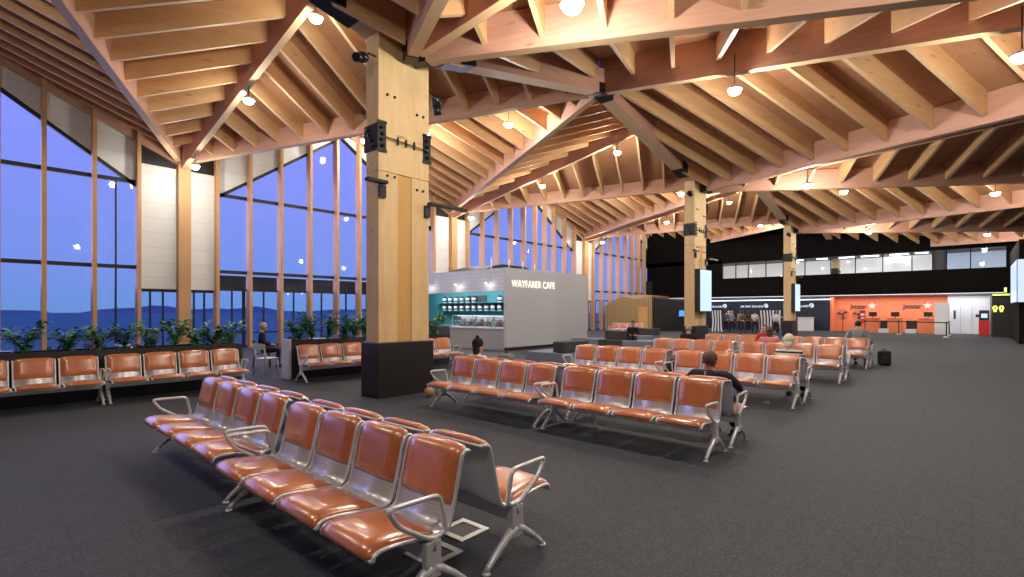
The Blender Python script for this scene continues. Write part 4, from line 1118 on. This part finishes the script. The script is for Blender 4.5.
def seated(lean=0.0, down=0.0, armrest=False, fwd=0.0, arms='lap'):
    y0 = .0 + fwd; z = -down
    J = dict(hip=(0, y0 + .02, .552), chest=(0, y0 + .07 + lean, .905 + z), neck=(0, y0 + .075 + lean * 1.1, 1.055 + z), head=(0, y0 + .045 + lean * 1.15, 1.172 + z),
             shL=(-.185, y0 + .075 + lean, .97 + z), shR=(.185, y0 + .075 + lean, .97 + z), elL=(-.25, y0 - .02, .74 + z * .6), elR=(.25, y0 - .02, .74 + z * .6),
             wrL=(-.12, y0 - .24, .685), wrR=(.12, y0 - .24, .685), thL=(-.095, y0 - .03, .528), thR=(.095, y0 - .03, .528),
             knL=(-.14, y0 - .44, .515), knR=(.14, y0 - .44, .515), anL=(-.13, y0 - .42, .085), anR=(.13, y0 - .42, .085), lap=1)
    if arms == 'rest':
        J.update(elR=(.27, y0 + .06, .74), wrR=(.245, y0 - .17, .715), elL=(-.30, y0 + .05, .76))
    if arms == 'wide':
        J.update(chest=(0, y0 + .07 + lean, .945 + z), neck=(0, y0 + .075 + lean, 1.075 + z), shL=(-.215, y0 + .07 + lean, 1.015 + z), shR=(.215, y0 + .07 + lean, 1.015 + z), elL=(-.36, y0 + .05, .73), elR=(.33, y0 + .04, .70), wrL=(-.30, y0 - .19, .665), wrR=(.29, y0 - .20, .67))
    return J
def standing(step=.05, arms=0, hunch=0, seed=0):
    r = random.Random(seed)
    J = dict(hip=(0, 0, .93), chest=(0, .01 - hunch, 1.27), neck=(0, .01 - hunch, 1.45), head=(0, -.015 - hunch * 1.2, 1.59),
             shL=(-.185, .01 - hunch, 1.385), shR=(.185, .01 - hunch, 1.385), elL=(-.235, .03, 1.10), elR=(.235, .03, 1.10), wrL=(-.22, -.06, .86), wrR=(.22, -.06, .86),
             thL=(-.09, 0, .88), thR=(.09, 0, .88), knL=(-.10, -.02 - step, .49), knR=(.10, -.02 + step * .4, .49), anL=(-.11, -step, .085), anR=(.11, step, .085))
    if arms == 1: J.update(wrR=(.12, -.28, 1.12), elR=(.235, -.02, 1.08))
    if arms == 2: J.update(wrR=(.12, -.28, 1.12), elR=(.235, -.02, 1.08), wrL=(-.12, -.28, 1.12), elL=(-.235, -.02, 1.08))
    return J
cloth = fabric
NAVY = cloth('navy_wool', (.012, .013, .04)); DARK = cloth('dark_cloth', (.012, .012, .014)); DENIM = cloth('denim', (.03, .045, .09)); GREYC = cloth('grey_melange', (.26, .28, .30))
PINK = cloth('pink_cotton', (.68, .26, .32)); REDC = cloth('red_cotton', (.55, .035, .03)); WHITEC = cloth('white_cotton', (.72, .70, .70)); GREENC = cloth('green_vest', (.03, .45, .22)); BROWNC = cloth('brown_cloth', (.16, .09, .05)); BEIGE = cloth('beige_cloth', (.42, .36, .28)); TEALC = cloth('slate_cloth', (.08, .12, .16))
STR = stripes('striped_knit', (.02, .02, .03), (.75, .73, .7), .07, 2)
HB = plain('hair_black', (.012, .01, .009), .5); HBR = plain('hair_brown', (.09, .045, .02), .5); HG = plain('hair_grey', (.45, .43, .40), .6); HW = plain('hair_white', (.74, .68, .55), .6); HS = plain('hair_stubble', (.13, .08, .06), .7)
R9 = PI / 2     # seated people on the right-facing rows look along +X
person('man with cropped hair in navy jumper, seated at aisle end of second block', (6.77, 2.56, 0), R9, seated(.02, .13, arms='wide'), NAVY, DENIM, HS, 'skin_d', headpitch=.25)
# lettering on the back of his collar
t_ = [o for o in C.objects if o.name == 'person'][0]
text('F', .085, .002, 'collar_mark', M['white'], t_, (.0, .228, .89), (PI / 2 + .12, 0, PI))
person('white-haired woman in striped black and white top, seated in third block', (10.89, 2.62, 0), R9, seated(.0, .05), STR, DARK, HW, hairlen=.05, headpitch=.15, stripe=1)
person('person in a pink top seated in the fourth block, back to us', (15.02, 4.1, 0), R9, seated(.02, .03), PINK, DARK, HBR, hairlen=.07, headyaw=.4)
person('person in red in the farthest seating block, just behind the person in pink', (18.31, 5.17, 0), -R9, seated(-.03, .06), REDC, DARK, HBR, hairlen=.04, headyaw=-.5)
person('dark-haired man in a grey shirt seated at the aisle end of the farthest block', (19.09, 2.66, 0), R9, seated(-.06, -.09, arms='wide'), GREYC, DARK, HB, headpitch=.35)
person('balding man in a dark coat seated at the window side of the fourth block', (15.02, 6.37, 0), R9, seated(-.02, .0), DARK, DARK, HG, bald=True, headpitch=.1)
person('woman in a white top and black knitted hat seated in the second block', (6.77, 6.97, 0), R9, seated(.0, .16), WHITEC, DENIM, HB, hairlen=.06, hat=plain('black_wool', (.01, .01, .01), .9))
person('dark-haired man in a dark jacket sitting on the long blue-grey island seat', (20.35, 11.2, -.02), -PI * .35, seated(-.1, .02, fwd=0), DARK, DARK, HB, headpitch=.3)
person('old man with grey hair in dark clothes seated at a table by the windows', (6.3, 15.9, 0), PI * .36, seated(-.06, -.04), DARK, DARK, HG, headpitch=.15)
person('worker in a green hi-vis top standing outside beyond the left window', (12.0 * .83 - 8.9, 33.5, -.15), .4, standing(.03, 1), GREENC, DARK, HB, voxel=.02)
q_ = [(42.6, 14.95, 'slate jacket just right of the left patterned panel', TEALC, DARK, HBR), (43.6, 15.1, 'white top near the second counter', WHITEC, DENIM, HW),
      (42.0, 14.3, 'grey top in the left half of the queue', GREYC, DARK, HG), (43.6, 14.35, 'dark jacket behind the grey top in the queue', DARK, BROWNC, HB), (42.4, 13.75, 'beige coat in the middle of the queue', BEIGE, DARK, HBR),
      (41.0, 13.15, 'brown jacket in the middle of the queue', BROWNC, DENIM, HB), (42.6, 12.75, 'red top in the queue', REDC, GREYC, HBR), (43.8, 12.7, 'navy top right of the red top in the queue', NAVY, DARK, HG),
      (41.6, 12.45, 'white jumper left of the right patterned panel', WHITEC, DARK, HB), (43.2, 13.4, 'dark green coat in the middle of the queue', cloth('dark_green_cloth', (.03, .06, .045)), DARK, HBR),
      (40.2, 10.6, 'white shirt at the right of the right patterned panel', WHITEC, DARK, HBR), (41.2, 10.1, 'dark coat nearest the third column', DARK, DARK, HB), (46.5, 16.0, 'grey coat at the leftmost counters', GREYC, DENIM, HB)]
for i, (u, v, n, tp, lg, hr) in enumerate(q_):
    person('standing traveller in a %s' % n, (u, v, 0), PI / 2 + .5 * math.sin(i * 2.3), standing(.04 + .03 * (i % 3), i % 3, .02 * (i % 2), i), tp, lg, hr, voxel=.02, group='travellers queuing at check-in', hairlen=.06 if i % 2 else 0)

# ------------------------------------------------------------------ daylight, lamps, camera
w = bpy.data.worlds.new('dusk'); bpy.context.scene.world = w; w.use_nodes = True
nt = w.node_tree; bg = nt.nodes['Background']
tc = nt.nodes.new('ShaderNodeTexCoord'); sx = nt.nodes.new('ShaderNodeSeparateXYZ'); nt.links.new(tc.outputs['Generated'], sx.inputs[0])
rp = ramp(nt, sx.outputs[2], [(0.0, (.13, .27, .60)), (.06, (.17, .27, .70)), (.30, (.24, .275, .88)), (.75, (.17, .20, .75))])
nt.links.new(rp, bg.inputs[0]); bg.inputs[1].default_value = .95
light('dusk_fill_light', 'AREA', (18, WV + .42, 5.6), 1900, (.48, .46, 1.0), None, 52, (-PI / 2, 0, 0), None, 6)  # added violet area lamp outside the glass, stands in for stronger dusk light
# lit halls of the terminal behind the camera: more pendant lamps than the frame shows, standing in their own bays
cam = bpy.data.cameras.new('camera'); co = bpy.data.objects.new('camera', cam); C.objects.link(co)
co.location = (0, 0, 1.7); co.rotation_euler = (PI / 2, 0, YAW - PI / 2)
cam.sensor_width = 36; cam.lens = 36 * 507.5 / 1024; cam.shift_y = 22.5 / 1024; cam.clip_start = .05; cam.clip_end = 2000
sc = bpy.context.scene; sc.camera = co
sc.view_settings.view_transform = 'Standard'; sc.view_settings.look = 'None'; sc.view_settings.gamma = 1; sc.view_settings.use_curve_mapping = False
sc.view_settings.exposure = 0.35
